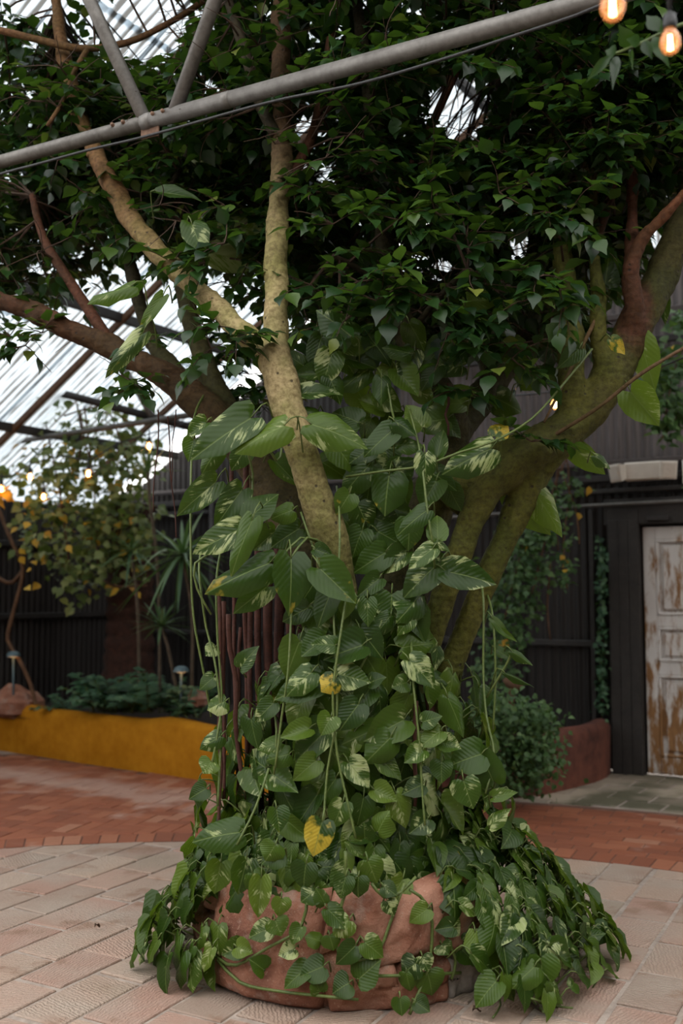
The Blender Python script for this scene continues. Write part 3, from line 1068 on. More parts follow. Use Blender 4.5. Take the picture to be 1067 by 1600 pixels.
# (path of (px, py, depth, radius px), colour at start, colour at end)
LIMBS = [
    # front limb and its fork
    ([(495, 1380, 4.30, 44), (505, 1250, 4.28, 36), (522, 1100, 4.25, 32), (532, 960, 4.18, 30), (522, 870, 4.10, 28), (500, 790, 4.05, 27), (466, 690, 4.05, 25), (440, 600, 4.10, 26), (430, 545, 4.14, 25)], MOSS, TAN),
    ([(430, 560, 4.14, 22), (431, 500, 4.18, 18.5), (432, 400, 4.26, 18), (437, 310, 4.33, 18), (441, 240, 4.40, 18), (440, 150, 4.46, 18), (438, 60, 4.52, 16), (445, -60, 4.6, 14), (450, -200, 4.7, 11)], TAN, (0.075, 0.038, 0.016)),
    ([(432, 580, 4.14, 20), (400, 540, 4.18, 19), (352, 492, 4.28, 19), (300, 446, 4.40, 18), (246, 392, 4.52, 18), (206, 345, 4.63, 17), (170, 280, 4.75, 15), (146, 232, 4.85, 15), (118, 160, 5.0, 13), (95, 60, 5.1, 11), (80, -60, 5.2, 9)], TAN, (0.17, 0.085, 0.036)),
    # left rear limb
    ([(545, 1380, 4.52, 55), (540, 1150, 4.55, 48), (520, 980, 4.60, 52), (484, 860, 4.64, 48), (428, 765, 4.70, 38), (365, 680, 4.72, 28), (318, 635, 4.74, 27), (258, 588, 4.78, 23), (180, 545, 4.82, 19), (100, 512, 4.86, 17), (40, 482, 4.9, 17), (-30, 462, 4.95, 15), (-130, 430, 5.0, 12)], SHADE_MOSS, RED),
    ([(372, 690, 4.72, 22), (345, 625, 4.80, 20), (320, 565, 4.86, 18), (298, 500, 4.92, 17), (288, 440, 4.97, 16), (272, 350, 5.05, 13), (250, 240, 5.1, 11), (240, 120, 5.2, 9)], SHADE_MOSS, DARK),
    ([(330, 645, 4.75, 17), (285, 590, 4.88, 15), (245, 545, 4.98, 14), (222, 490, 5.05, 12), (200, 400, 5.15, 9)], SHADE_MOSS, DARK),
    # centre limb
    ([(575, 1380, 4.40, 62), (585, 1200, 4.40, 54), (605, 1050, 4.40, 48), (628, 910, 4.50, 48), (664, 800, 4.50, 44), (705, 710, 4.40, 30), (697, 635, 4.42, 26), (662, 575, 4.46, 24), (634, 515, 4.50, 21), (611, 455, 4.54, 18), (604, 380, 4.58, 17), (598, 300, 4.62, 16), (586, 200, 4.67, 14), (572, 110, 4.72, 12), (560, 20, 4.8, 10), (550, -120, 4.9, 8)], SHADE_MOSS, DARK),
    ([(700, 700, 4.42, 26), (735, 645, 4.5, 25), (772, 595, 4.58, 24), (812, 545, 4.66, 21), (832, 480, 4.72, 18), (838, 380, 4.8, 15), (842, 260, 4.88, 13), (838, 120, 5.0, 11), (830, -60, 5.1, 8)], SHADE_MOSS, DARK),
    ([(770, 600, 4.6, 15), (752, 540, 4.72, 13), (742, 470, 4.8, 12), (748, 380, 4.9, 10), (740, 250, 5.0, 8)], SHADE_MOSS, DARK),
    # right limb: two stems that merge
    ([(612, 1380, 4.34, 42), (630, 1200, 4.32, 34), (650, 1060, 4.30, 22), (688, 950, 4.27, 20), (722, 850, 4.25, 21), (762, 768, 4.25, 25), (822, 712, 4.28, 34), (885, 672, 4.30, 34), (935, 620, 4.32, 33), (968, 560, 4.34, 31), (996, 500, 4.36, 29), (1030, 440, 4.38, 27), (1058, 370, 4.40, 25), (1085, 280, 4.45, 22), (1110, 150, 4.5, 18), (1120, 0, 4.6, 14)], MOSS, DARK),
    ([(650, 1380, 4.40, 36), (672, 1150, 4.38, 24), (708, 1035, 4.36, 19), (752, 925, 4.34, 19), (786, 850, 4.33, 20), (816, 780, 4.32, 24), (850, 715, 4.32, 27), (900, 665, 4.33, 28)], MOSS, MOSS),
    ([(700, 790, 4.36, 24), (760, 730, 4.33, 27), (820, 700, 4.32, 30)], MOSS, MOSS),
    ([(888, 672, 4.30, 25), (893, 610, 4.28, 22), (892, 540, 4.30, 20), (886, 470, 4.36, 18), (878, 380, 4.45, 16), (870, 250, 4.55, 13), (862, 100, 4.7, 11), (858, -60, 4.8, 8)], MOSS, DARK),
    ([(985, 530, 4.33, 17), (991, 480, 4.28, 15), (985, 420, 4.26, 14), (1000, 380, 4.24, 10), (1030, 345, 4.2, 8), (1068, 305, 4.16, 7.5), (1120, 250, 4.1, 6)], RED, (0.19, 0.07, 0.032)),
    ([(990, 470, 4.28, 12), (984, 420, 4.3, 12), (988, 350, 4.36, 9), (985, 260, 4.45, 8), (960, 140, 4.6, 6)], RED, RED),
    ([(945, 600, 4.32, 16), (938, 540, 4.30, 13), (934, 470, 4.32, 11.5), (930, 390, 4.36, 10.5), (925, 300, 4.42, 9.5), (917, 200, 4.5, 8.5), (908, 80, 4.6, 7)], MOSS, RED),
]
SUBS = [
    # thinner branches, each a part of its own
    ([(178, 545, 4.82, 11), (146, 495, 4.85, 9.5), (104, 432, 4.9, 8.5), (68, 372, 4.95, 7), (50, 305, 5.0, 5)], RED),
    ([(604, 330, 4.6, 9), (628, 292, 4.62, 8), (662, 222, 4.66, 7.5), (695, 150, 4.7, 7), (730, 70, 4.76, 6), (760, -30, 4.8, 5)], RED),
    ([(432, 210, 4.40, 11), (408, 165, 4.45, 10), (385, 90, 4.5, 9), (350, -20, 4.6, 7)], DARK),
    ([(445, 300, 4.36, 10), (470, 250, 4.42, 9), (490, 205, 4.48, 8.5), (505, 130, 4.55, 7), (520, 30, 4.65, 6)], RED),
    ([(-20, 42, 4.95, 6), (60, 62, 4.98, 6), (130, 76, 4.98, 6), (200, 66, 5.0, 5.5), (260, 38, 5.0, 5), (306, 10, 5.05, 5), (345, -20, 5.1, 4)], (0.16, 0.075, 0.035)),
    ([(136, 78, 4.97, 4.5), (116, 112, 4.9, 4), (98, 158, 4.86, 3.5), (74, 196, 4.84, 3)], (0.16, 0.075, 0.035)),
    ([(930, 300, 4.45, 9), (905, 220, 4.5, 8), (885, 150, 4.55, 7), (880, 60, 4.6, 6)], RED),
    ([(925, 390, 4.4, 9), (955, 300, 4.5, 8), (965, 200, 4.6, 7), (975, 90, 4.7, 5)], RED),
    ([(935, 490, 4.3, 3.5), (880, 600, 4.2, 2.5), (850, 660, 4.15, 2)], (0.12, 0.07, 0.03)),
    ([(848, 690, 4.25, 3), (930, 640, 4.1, 3), (1000, 585, 4.0, 3), (1075, 540, 3.95, 3), (1130, 510, 3.9, 2)], (0.13, 0.075, 0.04)),
    ([(600, 250, 4.65, 7), (565, 190, 4.7, 6), (520, 150, 4.8, 5), (470, 90, 4.9, 4)], DARK),
    ([(752, 390, 4.88, 7), (700, 330, 4.95, 6), (650, 260, 5.0, 5)], DARK),
    ([(845, 330, 4.85, 8), (800, 250, 4.9, 7), (780, 150, 5.0, 6), (770, 30, 5.1, 5)], DARK),
    ([(610, 460, 4.52, 6), (560, 420, 4.4, 5), (520, 400, 4.3, 4)], DARK),
    ([(640, 520, 4.5, 6), (690, 460, 4.35, 5), (730, 420, 4.25, 4)], DARK),
    ([(290, 440, 4.95, 7), (330, 380, 5.0, 6), (360, 300, 5.1, 5), (380, 200, 5.2, 4)], DARK),
    ([(215, 350, 4.65, 6), (260, 300, 4.75, 5), (300, 220, 4.9, 4), (320, 120, 5.0, 3)], DARK),
]
tree = root('ficus_tree', P(570, 1380, 4.42), 'large ficus tree with many fused limbs growing from the rock planter', 'tree')
tb = MB()
samples = []
for path, c0, c1 in LIMBS:
    pts, rr = spline(pxpath(path), 0.035)
    for i, (p, r) in enumerate(zip(pts, rr)):
        samples.append((p, lerp3(c0, c1, min(1, max(0, (i / len(pts) - (.12 if c0 == TAN else .3)) * (3.2 if c0 == TAN else 1.6))))))
    k = [r * (1 + .10 * noise.noise(p * 3.3)) for p, r in zip(pts, rr)]
    tb.tube(pts, k, 14)
tmp = link('temp', tb.mesh('temp'))
md = tmp.modifiers.new('r', 'REMESH')
md.mode = 'VOXEL'
md.voxel_size = 0.011
md.use_smooth_shade = True
sm_ = tmp.modifiers.new('s', 'SMOOTH')
sm_.iterations = 6
sm_.factor = 0.5
dg = bpy.context.evaluated_depsgraph_get()
dg.update()
trunk_me = bpy.data.meshes.new_from_object(tmp.evaluated_get(dg))
bpy.data.objects.remove(tmp)
trunk_me.name = 'trunk'
trunk_me.materials.clear()
trunk_me.materials.append(M_bark)
kd = KDTree(len(samples))
for i, (p, c) in enumerate(samples):
    kd.insert(p, i)
kd.balance()
cols = []
vn = [v.normal.copy() for v in trunk_me.vertices]
for v, n_ in zip(trunk_me.vertices, vn):
    near = kd.find_n(v.co, 3)
    ws = [1 / (d + .02) for _, _, d in near]
    c = [sum(samples[i][1][k] * w for (_, i, _), w in zip(near, ws)) / sum(ws) for k in range(3)]
    cols += c + [1.0]
    q = Vector((v.co.x, v.co.y, v.co.z * .45))
    v.co += n_ * (.009 * noise.noise(q * 14) + .009 * noise.noise(v.co * 6) + .004 * noise.noise(v.co * 38))
at = trunk_me.attributes.new('tint', 'FLOAT_COLOR', 'POINT')
at.data.foreach_set('color', cols)
trunk_me.polygons.foreach_set('use_smooth', [True] * len(trunk_me.polygons))
link('trunk', trunk_me, tree)
BR = [s_[0] for s_ in samples if s_[0].z > 2.2]
for path, c in SUBS:
    pts, rr = spline(pxpath(path), 0.05)
    mb = MB()
    mb.tube(pts, [r * (1 + .12 * noise.noise(p * 9)) for p, r in zip(pts, rr)], 9, col=c)
    link('branch', mb.mesh('branch', M_bark, True), tree)
    BR += pts
# aerial roots hanging from the left limb and round the trunk
for x0, y0, x1, y1, d, r in ((340, 900, 350, 1250, 4.25, 3.6), (349, 940, 345, 1230, 4.35, 4.5), (362, 690, 372, 1270, 4.45, 3.5), (384, 700, 386, 1250, 4.3, 5), (391, 930, 398, 1280, 4.25, 4.5), (404, 780, 408, 1290, 4.4, 6),
                             (420, 830, 425, 1300, 4.38, 8), (436, 850, 440, 1300, 4.45, 9), (455, 880, 458, 1320, 4.35, 8), (376, 980, 360, 1260, 4.4, 3), (470, 900, 476, 1320, 4.4, 7), (700, 600, 700, 680, 4.2, 2.5), (540, 900, 545, 1300, 4.25, 6), (345, 1040, 342, 1300, 4.1, 3.5), (357, 960, 380, 1230, 4.15, 4.5),
                             (247, 640, 240, 800, 4.7, 1.2), (262, 650, 275, 840, 4.7, 1.2), (275, 640, 268, 760, 4.72, 1.0), (650, 1095, 648, 1260, 4.0, 4), (666, 1060, 690, 1290, 4.2, 8), (560, 950, 575, 1320, 4.3, 14), (600, 980, 598, 1330, 4.28, 12)):
    mid = [((x0 + (x1 - x0) * t + U(-5, 5) * math.sin(t * 3.14), y0 + (y1 - y0) * t, d + U(-.02, .02), r * (1 - .25 * t))) for t in (0, .2, .4, .6, .8, 1)]
    pts, rr = spline(pxpath(mid), .06)
    mb = MB()
    mb.tube(pts, rr, 7)
    link('aerial_root', mb.mesh('aerial_root', M_root, True), tree)


# ---- leaves
def heart(name, fold, droop, wave, curl, m, ymul=1.0):
    """pothos blade: heart outline about the midrib, base at the origin, tip at y = 1, half width .5"""
    ed = [(0.0, 0.0), (-.125, .15), (-.12, .34), (.07, .48), (.33, .5), (.59, .405), (.82, .205), (1.0, 0.0)]
    mid = [0.0, .03, .08, .2, .38, .58, .80, 1.0]
    vs_, fs, uv = [], [], []

    def zz(x, y):
        t = max(0, y)
        return fold * abs(x) - droop * (t ** 2) + wave * math.sin(6.5 * y + (2 if x > 0 else 0)) * abs(x) * 1.6 - curl * x * x * 2.2 - .03 * math.exp(-(x / .05) ** 2)
    idx = {}
    for i in range(8):
        for j, sx in enumerate((-1, -.5, 0, .5, 1)):
            ex, ey = ed[i][1], ed[i][0]
            k = abs(sx)
            x = ex * sx
            y = mid[i] + (ey - mid[i]) * k + (.02 if k == .5 else 0) * (1 if 1 < i < 6 else 0)
            if i in (0, 7):
                if j != 2:
                    idx[(i, j)] = idx.get((i, 2), None)
                    continue
            idx[(i, j)] = len(vs_)
            vs_.append((x, y * ymul, zz(x, y)))
            uv.append((abs(x), y))
    for i in (0, 7):
        for j in range(5):
            idx[(i, j)] = idx[(i, 2)]
    for i in range(7):
        for j in range(4):
            q = [idx[(i, j)], idx[(i, j + 1)], idx[(i + 1, j + 1)], idx[(i + 1, j)]]
            r = []
            for a in q:
                if a not in r:
                    r.append(a)
            if len(r) >= 3:
                fs.append(tuple(r))
    me = bpy.data.meshes.new(name)
    me.from_pydata(vs_, [], fs)
    me.materials.append(m)
    me.polygons.foreach_set('use_smooth', [True] * len(fs))
    ul = me.uv_layers.new(name='UVMap')
    for lp in me.loops:
        ul.data[lp.index].uv = uv[lp.vertex_index]
    return me


SHAPES = [(.20, .22, .12, .16), (.38, .34, .10, .20), (.14, .46, .14, .40), (.55, .16, .09, .08), (.05, .30, .20, .55)]
HEARTS = {}
for key, m in (('g', M_pothos), ('v', M_pothos_v), ('y', M_pothos_y), ('Y', M_pothos_yy), ('b', M_pothos_b)):
    HEARTS[key] = [heart('pothos_leaf', *s_, m) for s_ in SHAPES]


class Vine:
    def __init__(s, loc, label, group=None):
        s.root = root('pothos_vine', loc, label, 'climbing plant', group)
        s.stem = MB()
        s.count = 0

    def leaf(s, base, tip, width, nrm, kind='g', shape=None, petiole=0.7):
        base, tip = Vector(base), Vector(tip)
        y = tip - base
        L = y.length
        y.normalize()
        n = (nrm - y * nrm.dot(y)).normalized()
        x = y.cross(n)
        k = rnd.randrange(len(SHAPES)) if shape is None else shape
        M = Matrix((x * width, y * L, n * (L + width) / 2)).transposed().to_4x4()
        M.translation = base
        link('leaf', HEARTS[kind][k], s.root, M)
        s.count += 1
        if petiole:
            a = base - y * (L * .35 * petiole) - n * (L * .15) + Z * (L * .15)
            b = base - y * (L * .5 * petiole) - n * (L * .75) - Z * (L * .25 * U(0, 1))
            pts, rr = spline([(base - n * L * .012, .0024), (a, .003), (b, .0035)], .03)
            s.stem.tube(pts, rr, 5)

    def px(s, bx, by, tx, ty, w, d, kind='g', dd=.03, tilt=.3, roll=None, shape=None, petiole=.7):
        """leaf whose base and tip are seen at these pixels"""
        b, t = P(bx, by, d), P(tx, ty, d - dd)
        c = (EYE - b).normalized()
        roll = U(-.3, .3) if roll is None else roll
        s.leaf(b, t, w / F * d * 1.06, c + Z * tilt + Vector((roll, 0, 0)), kind, shape, petiole)

    def string(s, lst, r=1.9):
        pts, rr = spline([(P(x, y, d), r / F * d) for x, y, d in lst], .05)
        mb_ = MB()
        mb_.tube(pts, rr, 6)
        link('stem', mb_.mesh('stem', M_stem, True), s.root)

    def done(s, m=None):
        if s.stem.v:
            link('petioles', s.stem.mesh('petioles', m or M_stem, True), s.root)['kind'] = 'stuff'


# upper vine, leaf by leaf
v1 = Vine(P(560, 1000, 4.2), 'climbing pothos with the biggest leaves, wrapped round the limbs above the trunk')
BIG = [
    (392, 652, 294, 710, 66, 3.86, 'v', .05, .5), (444, 664, 364, 697, 54, 3.82, 'v', .04, .6), (486, 662, 573, 684, 58, 3.9, 'v', .04, .5), (337, 753, 275, 803, 44, 4.0, 'v', .03, .3),
    (378, 765, 333, 822, 44, 3.98, 'v', .03, .2), (390, 808, 434, 766, 44, 3.9, 'g', -.03, .4), (457, 797, 424, 808, 34, 4.0, 'g', .02, .3), (375, 826, 300, 862, 48, 3.88, 'v', .04, .4),
    (394, 812, 354, 893, 38, 3.84, 'y', .05, .3), (421, 879, 317, 918, 56, 3.86, 'y', .05, .5), (455, 872, 457, 956, 58, 3.84, 'y', .06, .2), (500, 888, 555, 940, 56, 3.84, 'y', .05, .4),
    (493, 858, 520, 868, 24, 3.9, 'g', .02, .4), (418, 916, 364, 957, 42, 4.0, 'v', .03, .2), (496, 903, 466, 949, 42, 4.0, 'g', .03, .2), (322, 660, 291, 680, 30, 4.0, 'v', .02, .4),
    (302, 688, 294, 720, 30, 4.0, 'g', .02, .3), (468, 825, 422, 852, 46, 4.1, 'g', .02, .3), (573, 578, 527, 606, 38, 4.2, 'g', .03, .5), (596, 590, 595, 629, 30, 4.1, 'g', .03, .2),
    (622, 578, 654, 616, 44, 4.15, 'g', .03, .4), (550, 597, 582, 644, 42, 4.45, 'b', .0, .2), (650, 600, 674, 634, 32, 4.3, 'v', .02, .3), (659, 667, 636, 629, 38, 4.1, 'v', .0, .2),
    (614, 671, 567, 709, 42, 4.0, 'g', .03, .5), (617, 658, 652, 676, 32, 3.98, 'g', .02, .7), (624, 695, 662, 692, 28, 4.02, 'v', .02, .5), (683, 713, 692, 669, 30, 4.08, 'v', -.02, .3),
    (664, 709, 668, 752, 34, 3.95, 'v', .03, .3), (768, 700, 694, 733, 56, 3.98, 'v', .04, .3), (773, 681, 791, 656, 32, 4.0, 'Y', .0, .4), (608, 741, 597, 801, 60, 4.02, 'y', .03, .15),
    (681, 751, 657, 791, 48, 4.1, 'g', .02, .2), (667, 797, 622, 828, 34, 3.92, 'g', .03, .5), (684, 842, 682, 800, 34, 3.92, 'g', -.03, .3), (640, 813, 637, 859, 44, 4.05, 'y', .02, .2),
    (676, 845, 703, 857, 17, 3.92, 'v', .02, .6), (676, 857, 638, 885, 32, 3.9, 'g', .03, .5), (686, 879, 627, 928, 56, 3.98, 'v', .03, .3), (696, 892, 777, 906, 50, 3.95, 'v', .03, .35),
    (602, 863, 553, 892, 46, 4.08, 'g', .02, .3), (634, 862, 596, 895, 38, 4.08, 'g', .02, .3), (592, 904, 558, 931, 32, 4.05, 'g', .03, .3), (612, 928, 610, 974, 56, 4.02, 'v', .03, .2),
    (552, 946, 588, 965, 32, 3.95, 'v', .02, .6), (546, 772, 528, 802, 38, 4.0, 'y', .02, .2), (566, 828, 549, 868, 42, 4.1, 'g', .02, .2),
    (548, 525, 495, 477, 52, 4.05, 'g', .0, .25), (640, 552, 600, 538, 30, 4.1, 'g', .02, .6), (545, 560, 590, 572, 40, 4.2, 'g', .02, .6), (465, 615, 532, 604, 34, 4.1, 'v', .04, .9),
    (470, 640, 520, 652, 30, 4.1, 'g', .03, .8), (205, 446, 134, 462, 34, 4.1, 'g', .05, .9), (254, 463, 217, 512, 22, 4.15, 'y', .03, .3), (222, 521, 161, 582, 30, 4.08, 'y', .04, .3),
    (330, 255, 270, 196, 66, 4.9, 'b', -.1, .1), (362, 240, 318, 200, 60, 5.0, 'b', -.1, .1), (300, 250, 380, 252, 40, 4.95, 'b', .0, .2), (345, 365, 425, 350, 50, 4.9, 'b', -.05, .1), (330, 395, 415, 412, 46, 4.85, 'b', -.05, .2),
    (300, 350, 318, 392, 44, 4.3, 'g', .05, .3), (248, 300, 312, 300, 26, 4.45, 'g', .05, .9),
    (1000, 530, 1022, 608, 46, 4.30, 'b', .02, .1), (985, 612, 1030, 665, 54, 4.24, 'b', .02, .15), (1036, 460, 1040, 505, 20, 4.4, 'v', .0, .1), (1052, 395, 1058, 435, 26, 4.5, 'g', .0, .1),
    (800, 772, 862, 836, 50, 4.34, 'b', .02, .1), (832, 762, 884, 836, 44, 4.28, 'b', .02, .2), (893, 698, 946, 742, 36, 4.36, 'b', .02, .2), (930, 712, 955, 730, 18, 4.2, 'g', .02, .4),
    (905, 545, 874, 572, 30, 4.1, 'g', .02, .3), (955, 530, 979, 552, 24, 4.0, 'Y', .0, .8), (945, 445, 952, 395, 44, 4.4, 'g', .0, .1), (700, 545, 742, 560, 44, 4.35, 'g', .0, .3), (730, 470, 790, 462, 42, 4.3, 'g', .03, .8),
    (815, 600, 860, 580, 40, 4.4, 'g', .0, .3), (790, 540, 830, 575, 50, 4.5, 'g', .0, .2), (735, 620, 700, 600, 36, 4.4, 'g', .0, .3), (770, 620, 820, 640, 46, 4.5, 'g', .0, .3), (600, 640, 560, 620, 40, 4.25, 'g', .0, .5),
    (770, 968, 800, 1000, 14, 4.1, 'g', .03, .2), (780, 985, 808, 1002, 10, 4.1, 'g', .03, .2), (775, 1015, 798, 1028, 16, 4.1, 'g', .02, .3), (800, 1018, 834, 1038, 14, 4.05, 'g', .02, .4), (790, 1052, 838, 1070, 8, 4.05, 'g', .02, .9),
    (640, 505, 665, 545, 38, 4.2, 'g', .0, .3), (520, 690, 560, 735, 50, 4.15, 'g', .02, .3), (500, 720, 545, 745, 40, 4.2, 'g', .02, .4), (580, 700, 545, 720, 40, 4.15, 'g', .02, .4), (620, 730, 650, 712, 34, 4.1, 'v', .0, .5),
    (700, 760, 720, 800, 36, 4.2, 'g', .0, .3), (560, 790, 580, 830, 44, 4.15, 'y', .0, .3), (590, 830, 630, 850, 40, 4.12, 'g', .0, .3), (560, 660, 520, 640, 44, 4.18, 'g', .0, .5), (590, 615, 630, 640, 40, 4.2, 'v', .0, .5),
    (430, 720, 470, 760, 34, 4.2, 'g', .0, .3), (385, 700, 360, 735, 36, 4.2, 'g', .0, .3), (340, 700, 312, 740, 34, 4.25, 'g', .0, .3), (430, 830, 395, 860, 38, 4.15, 'g', .0, .3),
]
for b in BIG:
    bx, by, tx, ty, w, d, k, dd, tl = b
    v1.px(bx, by, tx, ty, w, d, k, dd, tl)
_pl = [((b[0] + b[2]) / 2, (b[1] + b[3]) / 2) for b in BIG]
_n = 0
for _ in range(900):                                   # leaves further in, between the limbs
    x, y = U(455, 705), U(535, 900)
    if _n >= 62 or any((x - a) ** 2 + (y - b) ** 2 < 25 * 25 for a, b in _pl) or (x < 530 and y > 690):
        continue
    _pl.append((x, y))
    _n += 1
    a = rnd.gauss(0, .9)
    L = U(38, 58)
    v1.px(x - math.sin(a) * L * .45, y - math.cos(a) * L * .45, x + math.sin(a) * L * .55, y + math.cos(a) * L * .55, L * U(.7, .9), U(4.12, 4.3), 'v' if U(0, 1) < .25 else 'g', .03, U(.1, .7))
for st in ([(425, 700, 3.98), (432, 690, 3.92), (444, 664, 3.83)], [(440, 700, 4.0), (432, 720, 3.98), (395, 655, 3.88)], [(375, 640, 3.9), (385, 700, 4.0), (395, 740, 4.05), (392, 800, 4.02)],
           [(500, 850, 4.0), (470, 840, 3.95), (440, 870, 3.9), (421, 879, 3.88)], [(505, 850, 4.0), (480, 840, 3.95), (455, 872, 3.86)], [(520, 880, 4.0), (500, 888, 3.88)], [(470, 800, 4.02), (480, 830, 4.0), (495, 870, 3.98), (500, 888, 3.9)],
           [(540, 745, 4.05), (600, 736, 4.0), (660, 728, 3.98), (720, 706, 3.95), (770, 690, 3.95), (830, 655, 3.98), (880, 600, 4.05), (925, 545, 4.15)],
           [(640, 640, 4.1), (655, 700, 4.0), (661, 740, 3.95), (668, 800, 3.92), (676, 850, 3.92), (680, 900, 4.0)], [(590, 575, 4.15), (605, 600, 4.1), (612, 640, 4.1), (618, 660, 4.0)],
           [(318, 618, 4.68), (304, 650, 4.5), (299, 720, 4.2), (298, 850, 4.1), (302, 960, 4.08), (318, 1050, 4.08), (330, 1120, 4.1)], [(526, 760, 4.2), (530, 800, 3.97), (530, 870, 3.92), (520, 930, 3.9)],
           [(340, 860, 4.0), (305, 880, 4.0), (308, 920, 4.0), (330, 960, 4.02)]):
    v1.string(st)
v1.done()

# pothos curtain on the trunk: two vines, shingled leaves on a rough column
RC = .50


def column_depth(px, py):
    X = (px - CX) / F * 4.05
    return PC.y - math.sqrt(max(.02, RC * RC - min((X - .03) ** 2, RC * RC * .9)))


def xl(y):
    return np.interp(y, [940, 1000, 1100, 1200, 1290], [470, 480, 400, 330, 300])


def xr(y):
    return np.interp(y, [940, 1040, 1080, 1130, 1200, 1290], [650, 680, 735, 755, 770, 800])


colL = Vine(P(470, 1330, 4.1), 'variegated pothos curtain on the left half of the trunk, over brown aerial roots')
colR = Vine(P(640, 1330, 4.1), 'variegated pothos curtain on the right half of the trunk, below the mossy limb')
HANDC = [  # curtain leaves that stand out
    (505, 1000, 470, 1022, 44, 3.92, 'g'), (502, 1062, 428, 1088, 52, 3.9, 'g'), (487, 1050, 445, 1080, 44, 3.86, 'v'), (524, 1008, 488, 1004, 30, 3.84, 'v'), (524, 1060, 504, 1078, 36, 3.82, 'Y'), (483, 1138, 438, 1150, 34, 3.9, 'g'),
    (427, 1098, 398, 1126, 32, 3.92, 'v'), (494, 1188, 458, 1218, 38, 3.9, 'g'), (517, 1120, 502, 1148, 36, 3.82, 'v'), (440, 1160, 405, 1166, 30, 3.92, 'v'), (452, 1178, 418, 1186, 34, 3.9, 'v'), (376, 1042, 398, 1010, 30, 4.0, 'g'), (336, 1012, 322, 1022, 26, 4.05, 'v'),
    (334, 1058, 312, 1076, 26, 4.02, 'v'), (352, 1096, 325, 1105, 34, 4.0, 'v'), (345, 1150, 312, 1168, 30, 3.98, 'v'), (330, 1190, 318, 1206, 34, 3.96, 'v'), (322, 1232, 296, 1246, 30, 3.94, 'g'),
    (525, 1052, 578, 1064, 44, 3.86, 'v'), (578, 1066, 598, 1056, 26, 3.88, 'v'), (640, 1032, 684, 1070, 44, 3.9, 'v'), (636, 1066, 614, 1072, 30, 3.92, 'v'), (660, 1128, 688, 1118, 28, 3.88, 'v'), (688, 1142, 655, 1164, 34, 3.88, 'v'), (690, 1160, 720, 1168, 30, 3.9, 'g'),
    (660, 1172, 632, 1190, 32, 3.86, 'v'), (610, 1152, 570, 1192, 48, 3.88, 'g'), (752, 1178, 704, 1192, 56, 3.92, 'g'), (724, 1220, 738, 1264, 46, 3.88, 'v'), (690, 1190, 688, 1222, 36, 3.9, 'g'), (545, 1192, 578, 1230, 38, 3.88, 'v'), (585, 1234, 620, 1250, 34, 3.9, 'g'),
    (660, 1226, 630, 1238, 32, 3.9, 'g'), (770, 1220, 745, 1160, 44, 3.95, 'g'), (568, 1020, 590, 1050, 44, 3.95, 'g'), (700, 1090, 730, 1150, 36, 4.0, 'g'), (618, 1240, 640, 1292, 40, 3.9, 'v'), (590, 1300, 602, 1270, 38, 3.86, 'g'), (668, 1280, 640, 1302, 36, 3.86, 'v'),
    (570, 1310, 568, 1290, 32, 3.82, 'v'), (536, 1254, 520, 1294, 36, 3.84, 'v'), (432, 1264, 438, 1300, 34, 3.84, 'y'), (503, 1284, 488, 1338, 46, 3.62, 'Y'), (440, 1330, 410, 1340, 46, 3.82, 'v'), (375, 1300, 300, 1308, 52, 3.84, 'g'), (560, 1100, 530, 1140, 46, 3.85, 'g'),
    (770, 1245, 806, 1236, 20, 3.9, 'v'), (766, 1290, 790, 1262, 24, 3.9, 'v'),
]
for bx, by, tx, ty, w, d, k in HANDC:
    (colL if bx < 560 else colR).px(bx, by, tx, ty, w, d, k, .03, U(.2, .5))
placed = []
for layer, (n_try, off, mind) in enumerate(((2600, 0.0, 31), (1800, .09, 31), (1300, .2, 35))):
    placed = [(b[0] * .5 + b[2] * .5, b[1] * .5 + b[3] * .5) for b in HANDC] if layer == 0 else []
    for _ in range(n_try):
        y = U(940, 1335)
        x = U(300, 810)
        if x < xl(y) - 15 or x > xr(y) + 10:
            continue
        if 560 < x < 720 and y < 1095 and U(0, 1) < .6:
            continue
        if layer < 2 and x < 450 and y < 1230 and U(0, 1) < .55:
            continue
        if any((x - a) ** 2 + (y - b) ** 2 < mind * mind for a, b in placed):
            continue
        placed.append((x, y))
        d = column_depth(x, y) + off + U(-.03, .05)
        Ls = U(38, 70) / F * d
        c = P(x, y, d)
        out_ = Vector((c.x - PC.x, c.y - PC.y, 0)).normalized()
        ang = rnd.gauss(0, .75)
        side = Z.cross(out_)
        ydir = (-Z * math.cos(ang) + side * math.sin(ang) + out_ * U(.0, .45)).normalized()
        nn = (out_ + Z * U(.15, .7) + Vector((U(-.4, .4), U(-.2, .2), 0)))
        k = 'v' if U(0, 1) < .38 else ('y' if U(0, 1) < .05 else 'g')
        (colL if x < 548 else colR).leaf(c - ydir * Ls * .45, c + ydir * Ls * .55, Ls * U(.68, .92), nn, k)
